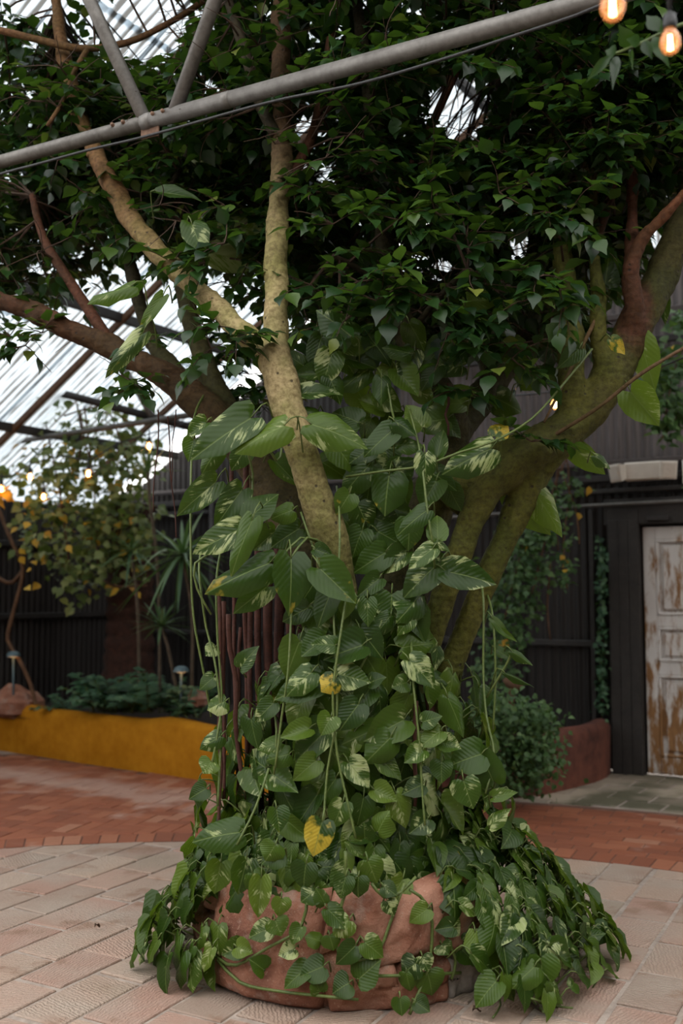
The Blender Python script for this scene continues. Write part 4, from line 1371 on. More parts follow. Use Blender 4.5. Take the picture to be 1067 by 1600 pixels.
for st in ([(540, 900, 4.15), (539, 940, 3.9), (532, 990, 3.84), (522, 1060, 3.82), (520, 1100, 3.82), (527, 1180, 3.82), (540, 1240, 3.8), (556, 1310, 3.78)], [(518, 900, 4.2), (520, 945, 3.95), (524, 1020, 3.88), (526, 1120, 3.84), (512, 1200, 3.84), (505, 1290, 3.8)],
           [(318, 850, 4.3), (311, 890, 4.05), (322, 980, 4.05), (333, 1020, 4.02), (342, 1080, 4.0), (345, 1150, 4.0), (340, 1260, 3.95)], [(345, 860, 4.3), (338, 910, 4.05), (340, 1000, 4.03), (346, 1100, 4.0), (330, 1200, 3.96)],
           [(458, 925, 4.2), (455, 965, 3.95), (450, 1050, 3.9), (440, 1120, 3.9), (430, 1200, 3.88)], [(420, 1200, 3.88), (400, 1260, 3.85), (370, 1320, 3.8)], [(425, 1090, 3.95), (432, 1140, 3.92), (428, 1210, 3.9)]):
    colL.string(st, 1.9)
for st in ([(640, 980, 4.25), (643, 1015, 3.95), (645, 1060, 3.9), (655, 1160, 3.86), (660, 1240, 3.84), (664, 1290, 3.82)], [(745, 890, 4.4), (755, 935, 4.15), (755, 1050, 4.1), (760, 1120, 4.05), (772, 1180, 4.0), (758, 1240, 3.92)],
           [(760, 1090, 4.1), (790, 1040, 4.08), (800, 1018, 4.06)], [(600, 960, 4.0), (585, 1000, 3.95), (560, 1050, 3.9)], [(758, 920, 4.4), (770, 965, 4.12), (774, 1060, 4.1), (770, 1140, 4.1)]):
    colR.string(st, 1.9)
colL.done()
colR.done()


# skirt of leaves round the planter
def skirt(vine, n, a0, a1, rb, top, s0=0.0, s1=1.0, ins=0.0, mind=.055, size=(.085, .15), seed=None, vfrac=.33, hug=False):
    pl = []
    tries = 0
    while len(pl) < n and tries < n * 30:
        tries += 1
        a = D(U(a0, a1))
        s_ = U(s0 ** .9, s1 ** .9) ** 1.0
        Rb = rb(math.degrees(a)) - ins
        r = .42 + (Rb - .42) * s_ + .03 * math.sin(a * 9)
        z = (top + .05 * math.sin(a * 5)) * (1 - s_ ** 1.7) + .055 * s_ - ins * .4
        z = max(z, .045)
        c = Vector((PC.x + math.sin(a) * r, PC.y - math.cos(a) * r, z))
        if any((c - q).length < mind for q in pl):
            continue
        pl.append(c)
        out_ = Vector((math.sin(a), -math.cos(a), 0))
        side = Z.cross(out_)
        slope = Vector((0, 0, top * 1.7 * max(.08, s_) ** .7)) / max(.2, Rb - .42)
        down = (out_ - slope).normalized()
        nn = side.cross(down)
        if nn.z < 0:
            nn = -nn
        ang = rnd.gauss(0, .7)
        L = U(*size)
        ydir = (down * math.cos(ang) + side * math.sin(ang)).normalized()
        nv = (nn * 1.0 + out_ * .35 + Z * .2 + Vector((U(-.45, .45), U(-.45, .1), U(-.1, .3))))
        k = 'v' if U(0, 1) < vfrac else ('y' if U(0, 1) < .05 else 'g')
        b = c - ydir * L * .45
        t = c + ydir * L * .55
        if t.z < .012:
            t.z = .012
        if b.z < .02:
            b.z = .02
        vine.leaf(b, t, L * U(.66, .9), nv, k)
    return pl


right = Vine(PC + Vector((.6, -.2, .3)), 'dense pothos mound spilling over the right side of the rock planter')
rbR = lambda a: float(np.interp(a, [25, 40, 52, 70, 90, 110, 150], [.78, .92, 1.0, 1.06, 1.12, 1.1, .95]))
skirt(right, 165, 36, 118, rbR, .56)
skirt(right, 95, 40, 118, rbR, .54, ins=.09, mind=.06)
skirt(right, 26, 118, 160, rbR, .56, mind=.09)
for bx, by, tx, ty, w, d, k in ((775, 1545, 740, 1580, 46, 3.72, 'g'), (845, 1508, 850, 1560, 50, 3.78, 'v'), (835, 1522, 800, 1552, 42, 3.74, 'g'), (930, 1458, 958, 1480, 40, 4.25, 'g'), (905, 1480, 940, 1465, 30, 4.2, 'g')):
    right.px(bx, by - 12, tx, ty - 12, w, d, k, .03, .6)
for st in ([(775, 1540, 3.78), (782, 1570, 3.74), (770, 1590, 3.72)], [(830, 1560, 3.72), (870, 1572, 3.72), (895, 1575, 3.74)], [(815, 1545, 3.76), (840, 1572, 3.70), (850, 1582, 3.68)]):
    pts = [G0(x, y, .02) if i else P(x, y, d) for i, (x, y, d) in enumerate(st)]
    pp, rr = spline([(p, .004) for p in pts], .05)
    mb = MB()
    mb.tube(pp, rr, 6)
    link('stem', mb.mesh('stem', M_stem, True), right.root)
right.done()
left = Vine(PC + Vector((-.6, -.2, .3)), 'dense pothos mound spilling over the left side of the rock planter')
rbL = lambda a: float(np.interp(-a, [40, 52, 65, 80, 100, 120, 150], [.74, .80, .86, .89, .88, .85, .8]))
skirt(left, 92, -122, -46, rbL, .58)
skirt(left, 52, -122, -50, rbL, .56, ins=.08, mind=.06)
skirt(left, 14, -160, -122, rbL, .56, mind=.09)
left.done()
front = Vine(PC + Vector((0, -.55, .42)), 'pothos runners trailing down the bare front of the rock planter')
ring = lambda a: .66
skirt(front, 62, -50, 42, ring, .60, 0.0, .62, mind=.05, size=(.08, .13))
skirt(front, 40, -48, 42, ring, .56, 0.0, .55, ins=.05, mind=.055, size=(.08, .13))
ROCKD = lambda x: PC.y - math.sqrt(max(.03, .655 ** 2 - ((x - CX) / F * 3.85 - .03) ** 2))
FR = [
    (345, 1348, 335, 1398, 42, 'v'), (385, 1345, 372, 1400, 40, 'v'), (408, 1372, 403, 1436, 34, 'v'), (395, 1365, 412, 1400, 34, 'v'), (478, 1350, 470, 1390, 44, 'g'), (492, 1392, 470, 1408, 36, 'v'), (440, 1404, 437, 1432, 30, 'v'), (508, 1412, 498, 1390, 26, 'v'), (430, 1438, 440, 1462, 36, 'v'),
    (470, 1448, 455, 1475, 26, 'v'), (422, 1450, 388, 1462, 34, 'v'), (378, 1478, 346, 1492, 34, 'g'), (370, 1480, 394, 1488, 30, 'v'), (412, 1515, 392, 1498, 34, 'g'), (460, 1482, 435, 1492, 28, 'v'), (540, 1370, 530, 1404, 34, 'v'), (560, 1370, 556, 1402, 34, 'v'), (512, 1420, 545, 1450, 34, 'v'),
    (545, 1438, 520, 1462, 36, 'v'), (500, 1470, 480, 1462, 26, 'g'), (515, 1462, 522, 1484, 30, 'g'), (570, 1472, 600, 1494, 36, 'g'), (555, 1478, 525, 1508, 34, 'g'), (505, 1510, 468, 1524, 42, 'g'), (560, 1530, 590, 1500, 46, 'g'), (480, 1512, 440, 1540, 36, 'g'), (545, 1536, 520, 1548, 42, 'g'),
    (500, 1550, 492, 1528, 28, 'v'), (605, 1408, 617, 1430, 26, 'v'), (668, 1420, 640, 1440, 32, 'g'), (600, 1385, 620, 1398, 26, 'v'), (650, 1505, 630, 1520, 40, 'v'), (660, 1495, 670, 1518, 28, 'v'), (690, 1476, 700, 1492, 30, 'v'), (708, 1448, 680, 1452, 30, 'g'), (735, 1456, 740, 1470, 32, 'v'),
    (668, 1520, 680, 1556, 46, 'g'), (635, 1520, 640, 1550, 28, 'g'), (625, 1560, 628, 1588, 28, 'g'), (650, 1566, 672, 1580, 28, 'g'), (750, 1488, 738, 1510, 34, 'v'), (722, 1484, 744, 1506, 34, 'g'), (700, 1440, 720, 1458, 34, 'v'), (575, 1345, 590, 1380, 40, 'v'), (430, 1320, 415, 1345, 40, 'v'),
]
for bx, by, tx, ty, w, k in FR:
    d = ROCKD((bx + tx) / 2) - .03
    if by > 1555:
        d = 3.66
    front.px(bx, by, tx, ty, w, d, k, .02, U(.1, .5))
for st in ([(540, 1330), (538, 1400), (522, 1450), (530, 1490), (560, 1500), (590, 1490), (610, 1440), (632, 1380)], [(480, 1400), (470, 1450), (420, 1480), (370, 1508), (345, 1500), (330, 1480), (322, 1440)], [(640, 1390), (672, 1420), (672, 1500), (650, 1560), (640, 1585)], [(340, 1500), (375, 1535), (430, 1548), (500, 1556), (560, 1562)],
           [(580, 1380), (600, 1402), (625, 1395), (650, 1370)], [(700, 1400), (716, 1440)], [(695, 1460), (712, 1500), (705, 1530)], [(590, 1525), (640, 1524), (720, 1520)]):
    front.string([(x, y, ROCKD(x) - .012 - (.0 if y < 1550 else .02)) for x, y in st], 2.6)
front.done()

for x, y, s_ in ((232, 1480, .06), (835, 1578, .06), (745, 1582, .04), (152, 1450, .035), (812, 1548, .04)):
    p = G0(x, y, .012)
    a = U(0, 6)
    mb = MB()
    ring_ = []
    for i in range(9):
        t = i / 8
        w = s_ * .32 * math.sin(math.pi * min(1, t * 1.02)) ** .8
        for sgn in (-1, 0, 1):
            ring_.append(p + Vector((math.cos(a) * (t - .5) * s_ - math.sin(a) * w * sgn, math.sin(a) * (t - .5) * s_ + math.cos(a) * w * sgn, .006 + .012 * abs(sgn) * U(.3, 1) + .008 * math.sin(t * 5))))
    mb.add(ring_, [(i * 3 + j, i * 3 + j + 1, i * 3 + j + 4, i * 3 + j + 3) for i in range(8) for j in range(2)])
    lab = {232: 'curled green and brown fallen leaf at the left foot of the pothos mound', 835: 'black shrivelled fallen leaf on the paving below the right pothos mound', 745: 'small dry brown leaf on the paving by the grey concrete corner', 152: 'tiny brown dry leaf alone on the pale paving at left', 812: 'small dark dry leaf under the right pothos mound edge'}[x]
    tag(link('fallen_leaf', mb.mesh('fallen_leaf', M_dead, True)), lab, 'dry leaf')


# ---- ficus foliage
def lf_template(fold=.18, droop=.2, wid=.42):
    ys = [.16, .38, .62, .83]
    ws = [.30, .5, .42, .17]
    vs_ = [(0, 0, 0)]
    for y, w in zip(ys, ws):
        z = -droop * y * y
        vs_ += [(-w * wid * 2, y, z + fold * w), (0, y, z), (w * wid * 2, y, z + fold * w)]
    vs_.append((0, 1.06, -droop * 1.15))
    fs = [(0, 2, 1), (0, 3, 2)]
    for i in range(3):
        a = 1 + 3 * i
        fs += [(a, a + 1, a + 4, a + 3), (a + 1, a + 2, a + 5, a + 4)]
    fs += [(10, 11, 13), (11, 12, 13)]
    return np.array(vs_, float), fs


LT = [lf_template(.2, .22), lf_template(.35, .1), lf_template(.1, .4)]


def leafmats(base, y, nrm, L, width):
    y = y.normalized()
    n = nrm - y * nrm.dot(y)
    if n.length < 1e-4:
        n = y.orthogonal()
    n.normalize()
    x = y.cross(n)
    M = Matrix((x * width, y * L, n * L)).transposed().to_4x4()
    M.translation = base
    return M


def stuff_leaves(name, mats, m, parent, tints=None, temps=LT, tag_stuff=True):
    """all the leaves nobody could count, as one mesh"""
    V, Fc, C = [], [], []
    o = 0
    for i, M in enumerate(mats):
        tv, tf = temps[i % len(temps)]
        A = np.array(M)
        V.append(tv @ A[:3, :3].T + A[:3, 3])
        Fc += [tuple(j + o for j in f) for f in tf]
        o += len(tv)
        C += [(tints[i] if tints else U(0, 1), 0, 0, 1)] * len(tv)
    me = bpy.data.meshes.new(name)
    me.from_pydata(np.concatenate(V).tolist(), [], Fc)
    me.materials.append(m)
    me.polygons.foreach_set('use_smooth', [True] * len(Fc))
    at_ = me.attributes.new('tint', 'FLOAT_COLOR', 'POINT')
    at_.data.foreach_set('color', [x for c in C for x in c])
    ob = link(name, me, parent)
    if tag_stuff:
        ob['kind'] = 'stuff'
    return ob


def yb(x):
    return np.interp(x, [-300, 0, 70, 110, 160, 230, 300, 400, 470, 520, 600, 700, 800, 870, 930, 990, 1060, 1350],
                     [430, 465, 480, 410, 410, 395, 405, 430, 470, 510, 530, 530, 545, 525, 450, 380, 300, 260])


# pipe of the roof truss stands before the crown
PA = P(0, 253, 4.8)
PZ = PA.z
PB = onplane(900, 8, PA, Vector((0, 0, 1)))
PA, PB = Vector((PA.x, PA.y, 0)), Vector((PB.x, PB.y, 0))
pd = (PB - PA).normalized()
PN = Vector((-pd.y, pd.x, 0))


def before_pipe(p):
    return (p - PA).dot(PN) < .12 and p.z > PZ - .55


brkd = KDTree(len(BR))
for i, p in enumerate(BR):
    brkd.insert(p, i)
brkd.balance()
GAPS = [(225, 30, 75), (715, 165, 58), (480, 200, 30), (695, 415, 22), (815, 380, 26), (60, 420, 18), (510, 270, 22), (340, 440, 25), (130, 560, 60), (790, 440, 18), (330, 130, 22), (660, 400, 18), (480, 60, 16)]


def gap(p):
    x, y = proj(p)
    return any((x - a) ** 2 + (y - b) ** 2 < r * r for a, b, r in GAPS)


fic, twg = [], MB()


def twig(o, d, n, L):
    pts = []
    p, dd = o.copy(), d.normalized()
    seg = L / n
    up_ = Z
    for i in range(n + 1):
        pts.append(p.copy())
        p = p + dd * seg
        dd = (dd + Vector((U(-.18, .18), U(-.18, .18), U(-.2, .1)))).normalized()
    twg.tube(pts, [.0032 * (1 - .6 * i / n) for i in range(n + 1)], 4, cap=False)
    for i in range(1, n + 1):
        q = pts[i]
        dd = (pts[i] - pts[i - 1]).normalized()
        s_ = dd.cross(Vector((U(-.3, .3), U(-.3, .3), 1))).normalized() * (1 if i % 2 else -1)
        ly = (dd * U(.4, .9) + s_ * U(.6, 1) + Z * U(-.55, .25)).normalized() if i < n else dd
        nr = Z + Vector((U(-.6, .6), U(-.75, .35), U(-.1, .3)))
        Lf = U(.055, .092)
        if before_pipe(q) or gap(q):
            continue
        fic.append(leafmats(q + ly * .008, ly, nr, Lf, Lf * U(.85, 1.1)))


nclu = 0
for _ in range(16000):
    if nclu >= 1250:
        break
    x = U(-280, 1340)
    y = yb(x) - abs(rnd.gauss(0, 1)) * 260 - U(0, 60) if U(0, 1) < .35 else U(-420, yb(x))
    d = U(4.1, 6.6)
    if y > yb(x):
        continue
    if x < 480 and y > 200 and d < 4.75:
        continue
    if 395 < x < 470 and y > 150 and d < 4.6:
        continue
    if x > 960 and y > 230 and d < 4.55:
        continue
    if 560 < x < 640 and 200 < y < 520 and d < 4.6 and U(0, 1) < .6:
        continue
    c = P(x, y, d)
    u_ = (c - O).dot(T)
    if c.z > roofz(u_) - .4 or before_pipe(c) or gap(c):
        continue
    _, bi, dist = brkd.find(c)
    if dist > 1.6:
        continue
    nclu += 1
    b = BR[bi]
    if dist > .06:
        m_ = (b + c) / 2 + Vector((U(-.05, .05), U(-.05, .05), U(.0, .08))) * min(1, dist)
        pts, rr = spline([(b, min(.009, .004 + .006 * dist)), (m_, .006), (c, .0035)], .08)
        twg.tube(pts, rr, 5, cap=False)
    ax = (c - b).normalized() if dist > .06 else Vector((U(-1, 1), U(-1, 1), .4)).normalized()
    for k in range(rnd.randint(5, 7)):
        dr = (ax * U(.1, .8) + Vector((U(-1, 1), U(-1, 1), U(-.55, .6)))).normalized()
        twig(c, dr, rnd.randint(6, 9), U(.18, .34))
# small sprays that show before the limbs
for x, y, d in ((375, 600, 4.95), (400, 625, 5.0), (345, 570, 5.1), (390, 585, 5.1), (360, 545, 5.1), (410, 600, 5.0), (500, 520, 4.5), (520, 500, 4.6), (480, 500, 4.7), (540, 530, 4.6), (470, 460, 4.8), (350, 440, 5.0), (370, 420, 5.0), (390, 460, 4.9), (330, 520, 5.0), (500, 460, 4.5), (440, 205, 4.15), (430, 225, 4.2), (460, 180, 4.15), (370, 530, 4.05), (345, 510, 4.1), (330, 545, 4.15), (250, 320, 4.4), (275, 345, 4.45), (215, 545, 4.6), (195, 590, 4.6), (205, 600, 4.55), (560, 440, 4.0), (590, 470, 3.95), (640, 455, 3.95), (680, 470, 3.95), (540, 500, 4.0), (700, 520, 4.0), (740, 500, 4.0), (760, 540, 4.0), (850, 430, 3.9), (870, 450, 3.9), (820, 470, 3.95), (800, 560, 4.0), (880, 480, 3.85), (830, 690, 4.1), (720, 610, 4.15), (520, 350, 4.1), (560, 330, 4.1), (640, 350, 4.0), (680, 330, 4.0), (580, 250, 4.2), (850, 330, 4.0), (900, 350, 4.0), (780, 300, 4.0), (730, 390, 4.0), (350, 380, 4.3), (320, 410, 4.3), (270, 410, 4.45), (130, 300, 4.75), (90, 250, 4.8), (30, 300, 4.9), (40, 540, 4.85), (15, 525, 4.85), (65, 520, 4.85), (90, 500, 4.9), (130, 520, 4.9), (350, 320, 4.4)):
    c = P(x, y, d)
    for k in range(4):
        twig(c, Vector((U(-1, 1), U(-.7, .3), U(-.5, .5))).normalized(), rnd.randint(5, 7), U(.10, .2))


def nearness(M):
    p = M.translation
    x, y = proj(p)
    return p.y + (50 if not (0 < x < 1067 and 0 < y < 1600) else 0)


fic.sort(key=nearness)
lm = []
for tv, tf in LT:
    me = bpy.data.meshes.new('ficus_leaf')
    me.from_pydata(tv.tolist(), [], tf)
    me.materials.append(M_ficus_o)
    me.polygons.foreach_set('use_smooth', [True] * len(tf))
    lm.append(me)
for i, M in enumerate(fic[:298]):
    link('leaf', lm[i % 3], tree, M)
stuff_leaves('foliage', fic[298:], M_ficus, tree)
o = link('twigs', twg.mesh('twigs', M_twig), tree)
o['kind'] = 'stuff'

# near spray with yellowish leaves beside the bulbs
spray = root('ficus_branch_end', P(1130, 20, 2.75), 'blurred leafy branch end hanging near the two bulbs', 'branch')
mb = MB()
pts, rr = spline([(P(1130, 20, 2.78), .006), (P(1060, 40, 2.75), .005), (P(1000, 68, 2.72), .004), (P(955, 86, 2.7), .003)], .03)
mb.tube(pts, rr, 6)
link('twig', mb.mesh('twig', M_stem, True), spray)
for bx, by, tx, ty, w in ((955, 86, 920, 118, 15), (963, 88, 958, 125, 16), (962, 84, 948, 78, 22), (985, 74, 970, 42, 26), (1000, 66, 985, 60, 20), (1005, 64, 1018, 90, 18), (985, 78, 988, 104, 7), (1020, 58, 1040, 88, 22), (1030, 48, 1010, 22, 22), (1040, 46, 1020, 34, 18)):
    b, t = P(bx, by, 2.7 + U(-.03, .03)), P(tx, ty, 2.68)
    link('leaf', lm[rnd.randrange(3)], spray, leafmats(b, t - b, (EYE - b).normalized() + Z * .3, (t - b).length, w / F * 2.7 * 1.3))

# ------------------------------------------------------------------ roof truss before the tree, cable and bulbs
truss = root('roof_truss', PA + Z * PZ, 'grey galvanised pipe truss with two diagonal struts across the top of the tree', 'truss')


def pipe_at(x):
    """point of the pipe's axis seen in pixel column x"""
    n_ = Vector((F, -(x - CX), 0))
    # column x: X/Y roughly (x-CX)/F (small pitch correction ignored)
    k = (x - CX) / F * 1.0
    z_ = 0
    for _ in range(3):
        s_ = 0
    # solve PA.x + s*pd.x = k*(depth along FW)
    a = PA + Z * PZ - EYE
    s_ = (k * a.dot(FW) - a.x) / (pd.x - k * pd.dot(FW))
    return PA + pd * s_ + Z * PZ


jt = pipe_at(232)
sj = (jt - PA - Z * PZ).dot(pd)


def on_pipe(s_):
    return PA + pd * s_ + Z * PZ


mb = MB()
mb.tube([on_pipe(-3.5), on_pipe(sj - .02)], .031, 20)
chord_a = link('chord', mb.mesh('chord', M_steel, True), truss)
mb = MB()
mb.tube([on_pipe(sj - .02), on_pipe(4.6)], .034, 20)
chord_b = link('chord', mb.mesh('chord', M_steel, True), truss)
mb = MB()
mb.lathe([(.030, -.032), (.0355, -.03), (.0375, 0), (.0375, .012), (.034, .02)], on_pipe(sj), pd, 20)
link('collar', mb.mesh('collar', M_steel, True), truss)
mb = MB()
mb.lathe([(.033, -.02), (.0355, -.018), (.0355, .018), (.033, .02)], on_pipe(sj + .42), pd, 20)
link('collar', mb.mesh('collar', M_steel, True), truss)
for (x0, y0, x1, y1, r) in ((222, 178, 138, -4, .031), (276, 166, 338, -6, .031)):
    a = onplane(x0, y0, PA, PN)
    b = onplane(x1, y1, PA, PN)
    dr = (b - a).normalized()
    mb = MB()
    mb.tube([a - dr * .04, b + dr * 1.6], r, 18)
    link('strut', mb.mesh('strut', M_steel, True), truss)
for ds in (-.175, -.115, .05, .105):
    c = on_pipe(sj + ds)
    ax = (-PN * .9 + Z * .25).normalized()
    mb = MB()
    mb.lathe([(.0001, .046), (.006, .045), (.009, .040), (.009, .028)], c, ax, 8)
    link('bolt', mb.mesh('bolt', M_rust, True), chord_a if ds < 0 else chord_b)
mb = MB()
mb.box(on_pipe(sj + .01) - Z * .045, .05, .004, .03, (pd, PN, Z), .002)
link('gusset', mb.mesh('gusset', M_rust), truss)

cab = [P(-40, 288, 4.86)]
for x, y, off in ((0, 272, .0), (60, 256, 0), (140, 234, 0), (232, 212, 0), (420, 160, 0), (560, 131, 0), (700, 90, 0), (800, 57, 0), (900, 24, 0), (960, -2, 0)):
    q = onplane(x, y, PA - PN * .03, PN)
    cab.append(q)
pts, rr = spline([(p, .0062) for p in cab], .06)
mb = MB()
mb.tube(pts, rr, 8)
tag(link('power_cable', mb.mesh('power_cable', M_black, True)), 'black power cable sagging just under the galvanised truss pipe', 'cable')


def bulb(x, y, d, s_, label, far=False, group=None):
    """pear bulb: y is the pixel row of the glass's middle, s_ the glass diameter in metres"""
    c = P(x, y, d)
    b = root('string_light_bulb', c + Z * s_ * 1.2, label, 'light bulb', group)
    mb = MB()
    pr = [(.0, -.62), (.20, -.58), (.38, -.42), (.49, -.15), (.5, .08), (.42, .34), (.30, .54), (.25, .68)]
    mb.lathe([(r * s_, h * s_) for r, h in pr], c, sides=16)
    link('glass', mb.mesh('glass', M_glass, True), b)
    mb = MB()
    mb.lathe([(.25, .66), (.30, .66), (.32, .9), (.28, 1.35), (.16, 1.45), (.07, 1.6)][:6] and [(r * s_, h * s_) for r, h in [(.22, .62), (.33, .64), (.34, .9), (.29, 1.35), (.15, 1.45), (.06, 1.6)]], c, sides=14)
    link('socket', mb.mesh('socket', M_black, True), b)
    mb = MB()
    for k in range(5):
        a = k * 1.2566
        mb.tube([c + Vector((math.cos(a) * .10, math.sin(a) * .10, -.38)) * s_, c + Vector((math.cos(a) * .07, math.sin(a) * .07, .34)) * s_], .028 * s_ if not far else .09 * s_, 6)
    link('filament', mb.mesh('filament', M_fil_far if far else M_fil), b)
    mb = MB()
    top = c + Z * s_ * 1.55
    mb.tube([top, top + Z * (.25 if not far else .06)], .12 * s_, 6)
    link('drop_cord', mb.mesh('drop_cord', M_black, True), b)
    return b


bulb(957, 10, 2.0, .052, 'clear glowing bulb at the end of the truss pipe, nearest the camera')
bulb(1047, 66, 2.25, .048, 'amber glowing bulb on a black socket at the upper right corner')
far_b = [(47, 745, 9.2, 'far glowing bulb before the vine, highest of the left pair'), (68, 776, 9.4, 'far glowing bulb lowest of the left string, below the vine tip'), (138, 740, 9.0, 'far glowing bulb with dark socket in the middle of the left climber'), (233, 697, 9.0, 'dim far bulb under the end of the far pipe'), (2, 764, 9.3, 'far glowing bulb at the left edge among yellow leaves'),
         (1015, 600, 6.6, 'glowing bulb half hidden behind the backlit leaf at right'), (867, 632, 7.0, 'glowing bulb seen between the two right limbs')]
for x, y, d, lab in far_b:
    bulb(x, y, d, .056, lab, True)
for lab, lst in (('black string light cable sagging before the left climber', [(-60, 700, 9.4), (2, 745, 9.3), (47, 726, 9.2), (100, 712, 9.1), (138, 720, 9.0), (180, 695, 9.0), (233, 678, 9.0), (330, 650, 8.8)]),
                 ('black string light cable behind the right limbs', [(780, 620, 7.4), (867, 612, 7.0), (940, 600, 6.8), (1015, 580, 6.6), (1100, 545, 6.4)]),
                 ('black cable carrying the two near bulbs across the upper corner', [(850, -90, 1.9), (957, -46, 2.0), (1047, -6, 2.25), (1055, -40, 2.3), (1140, -160, 2.4)])):
    pts, rr = spline([(P(x, y, d), .006 if d > 4 else .005) for x, y, d in lst], .1)
    mb = MB()
    mb.tube(pts, rr, 6)
    tag(link('light_string', mb.mesh('light_string', M_black, True)), lab, 'cable')

# far truss under the left roof slope
ft = root('roof_truss', P(100, 680, 9.8), 'far grey pipe truss with a dark top beam under the left roof slope', 'truss')
for nm, (x0, y0, d0), (x1, y1, d1), r, m in (('chord', (-120, 712, 10.4), (300, 648, 8.8), .026, M_steel), ('top_beam', (-120, 558, 9.9), (300, 668, 8.95), .036, M_dark), ('strut', (186, 560, 9.2), (238, 652, 9.05), .03, M_steel), ('strut', (30, 500, 9.9), (-30, 600, 9.9), .028, M_steel)):
    mb = MB()
    mb.tube([P(x0, y0, d0), P(x1, y1, d1)], r, 12)
    link(nm, mb.mesh(nm, m, True), ft)


# ------------------------------------------------------------------ background planting
def leaf_cloud(mats, cx, cy, d, rx, ry, rd, n, L, up=.6, wid=1.0):
    """leaves in a soft ball whose centre is seen at (cx, cy); rx, ry in pixels at that distance, rd in metres"""
    for _ in range(n):
        a, b, c = rnd.gauss(0, .5), rnd.gauss(0, .5), rnd.gauss(0, .5)
        p = P(cx + a * rx, cy + b * ry, d + c * rd)
        y = Vector((U(-1, 1), U(-1, .5), U(-.9, .3))).normalized()
        l_ = L * U(.7, 1.25)
        mats.append(leafmats(p, y, Vector((U(-.6, .6), U(-1, .2), up)), l_, l_ * wid * U(.85, 1.15)))


lv = root('climbing_vine', P(150, 700, 9.7), 'leafy green climber with yellow leaves hanging under the left roof', 'climbing plant')
ms, ys_ = [], []
for cx, cy, rx, ry, n in ((120, 700, 70, 40, 110), (170, 720, 60, 50, 160), (110, 790, 70, 50, 190), (170, 800, 60, 60, 230), (150, 860, 70, 50, 170), (100, 860, 50, 40, 80), (205, 770, 40, 70, 120), (215, 850, 40, 50, 90), (60, 800, 30, 50, 60), (90, 740, 50, 30, 70), (200, 690, 40, 30, 50), (105, 900, 20, 40, 22), (140, 900, 40, 30, 40), (50, 840, 14, 20, 14), (80, 620, 50, 20, 40), (170, 640, 50, 20, 40), (110, 660, 60, 20, 26), (15, 745, 30, 25, 30), (150, 940, 40, 20, 8)):
    leaf_cloud(ms, cx, cy, 9.7, rx, ry, .5, n, .085)
stuff_leaves('foliage', ms, M_vine, lv)
for _ in range(70):
    leaf_cloud(ys_, U(20, 225), U(690, 930), 9.55, 10, 10, .2, 1, .095)
for q in ((2, 766), (6, 760), (10, 770), (0, 772), (130, 745)):
    leaf_cloud(ys_, q[0], q[1], 9.4, 6, 6, .05, 2, .11)
stuff_leaves('yellow_leaves', ys_, M_vyel, lv)
sb = MB()
for lst in ([(60, 600, 9.7), (75, 680, 9.7), (95, 780, 9.7), (110, 900, 9.6)], [(130, 620, 9.7), (140, 700, 9.7), (150, 800, 9.7), (160, 905, 9.6), (230, 915, 9.4)], [(170, 640, 9.7), (200, 740, 9.7), (180, 860, 9.7)], [(120, 630, 9.6), (128, 690, 9.6), (118, 730, 9.6)], [(100, 650, 9.65), (160, 635, 9.65), (200, 660, 9.6)], [(125, 640, 9.6), (135, 700, 9.55), (145, 720, 9.6)]):
    pts, rr = spline([(P(*q), .009) for q in lst], .1)
    sb.tube(pts, rr, 5)
link('stem', sb.mesh('stem', M_woody, True), lv)

li = MB()
for lst in ([(-20, 740, 9.9), (0, 800, 9.9), (20, 850, 9.8), (36, 890, 9.8), (20, 960, 9.8), (12, 1000, 9.8), (30, 1030, 9.75), (48, 1070, 9.75), (58, 1112, 9.75)], [(-20, 880, 9.9), (0, 905, 9.85), (20, 910, 9.85), (36, 890, 9.8)]):
    pts, rr = spline([(P(*q), .02) for q in lst], .08)
    li.tube(pts, rr, 7)
tag(link('liana', li.mesh('liana', M_woody, True)), 'bare twisted brown vine stem against the dark left wall', 'vine stem')


def blade(base, d, L, w, droop):
    """a long pointed leaf, folded along the middle, bending down"""
    d = d.normalized()
    s_ = d.cross(Z)
    s_ = s_.normalized() if s_.length > .05 else Vector((1, 0, 0))
    up_ = s_.cross(d)
    vs_, fs = [], []
    for i in range(6):
        t = i / 5
        p = base + d * (L * t) - Z * (droop * L * t * t)
        ww = w * (.55 + 1.2 * t - 1.75 * t * t) if t < 1 else 0.0005
        ww = max(ww, .0006)
        vs_ += [p - s_ * ww + up_ * ww * .35, p, p + s_ * ww + up_ * ww * .35]
    for i in range(5):
        for j in range(2):
            a = i * 3 + j
            fs.append((a, a + 1, a + 4, a + 3))
    mb_ = MB()
    mb_.add(vs_, fs)
    return mb_


def yucca(x, y, d, R, n, trunk, label, w=.018, droop=.25, el=(-.35, 1.2)):
    c = P(x, y, d)
    base = P(*trunk[-1])
    rt = root('yucca', base, label, 'plant')
    pts, rr = spline([(c, .013)] + [(P(*q), .015) for q in trunk], .1)
    mb_ = MB()
    mb_.tube(pts, rr, 8)
    link('stem', mb_.mesh('stem', M_ytrunk, True), rt)
    for i in range(n):
        a = i * 2.39996
        e = el[0] + (el[1] - el[0]) * ((i + .5) / n)
        dr = Vector((math.cos(a) * math.cos(e), math.sin(a) * math.cos(e), math.sin(e)))
        link('leaf', blade(c, dr, R * U(.8, 1.15), w, droop * U(.3, 1.3)).mesh('leaf', M_yucca, True), rt)


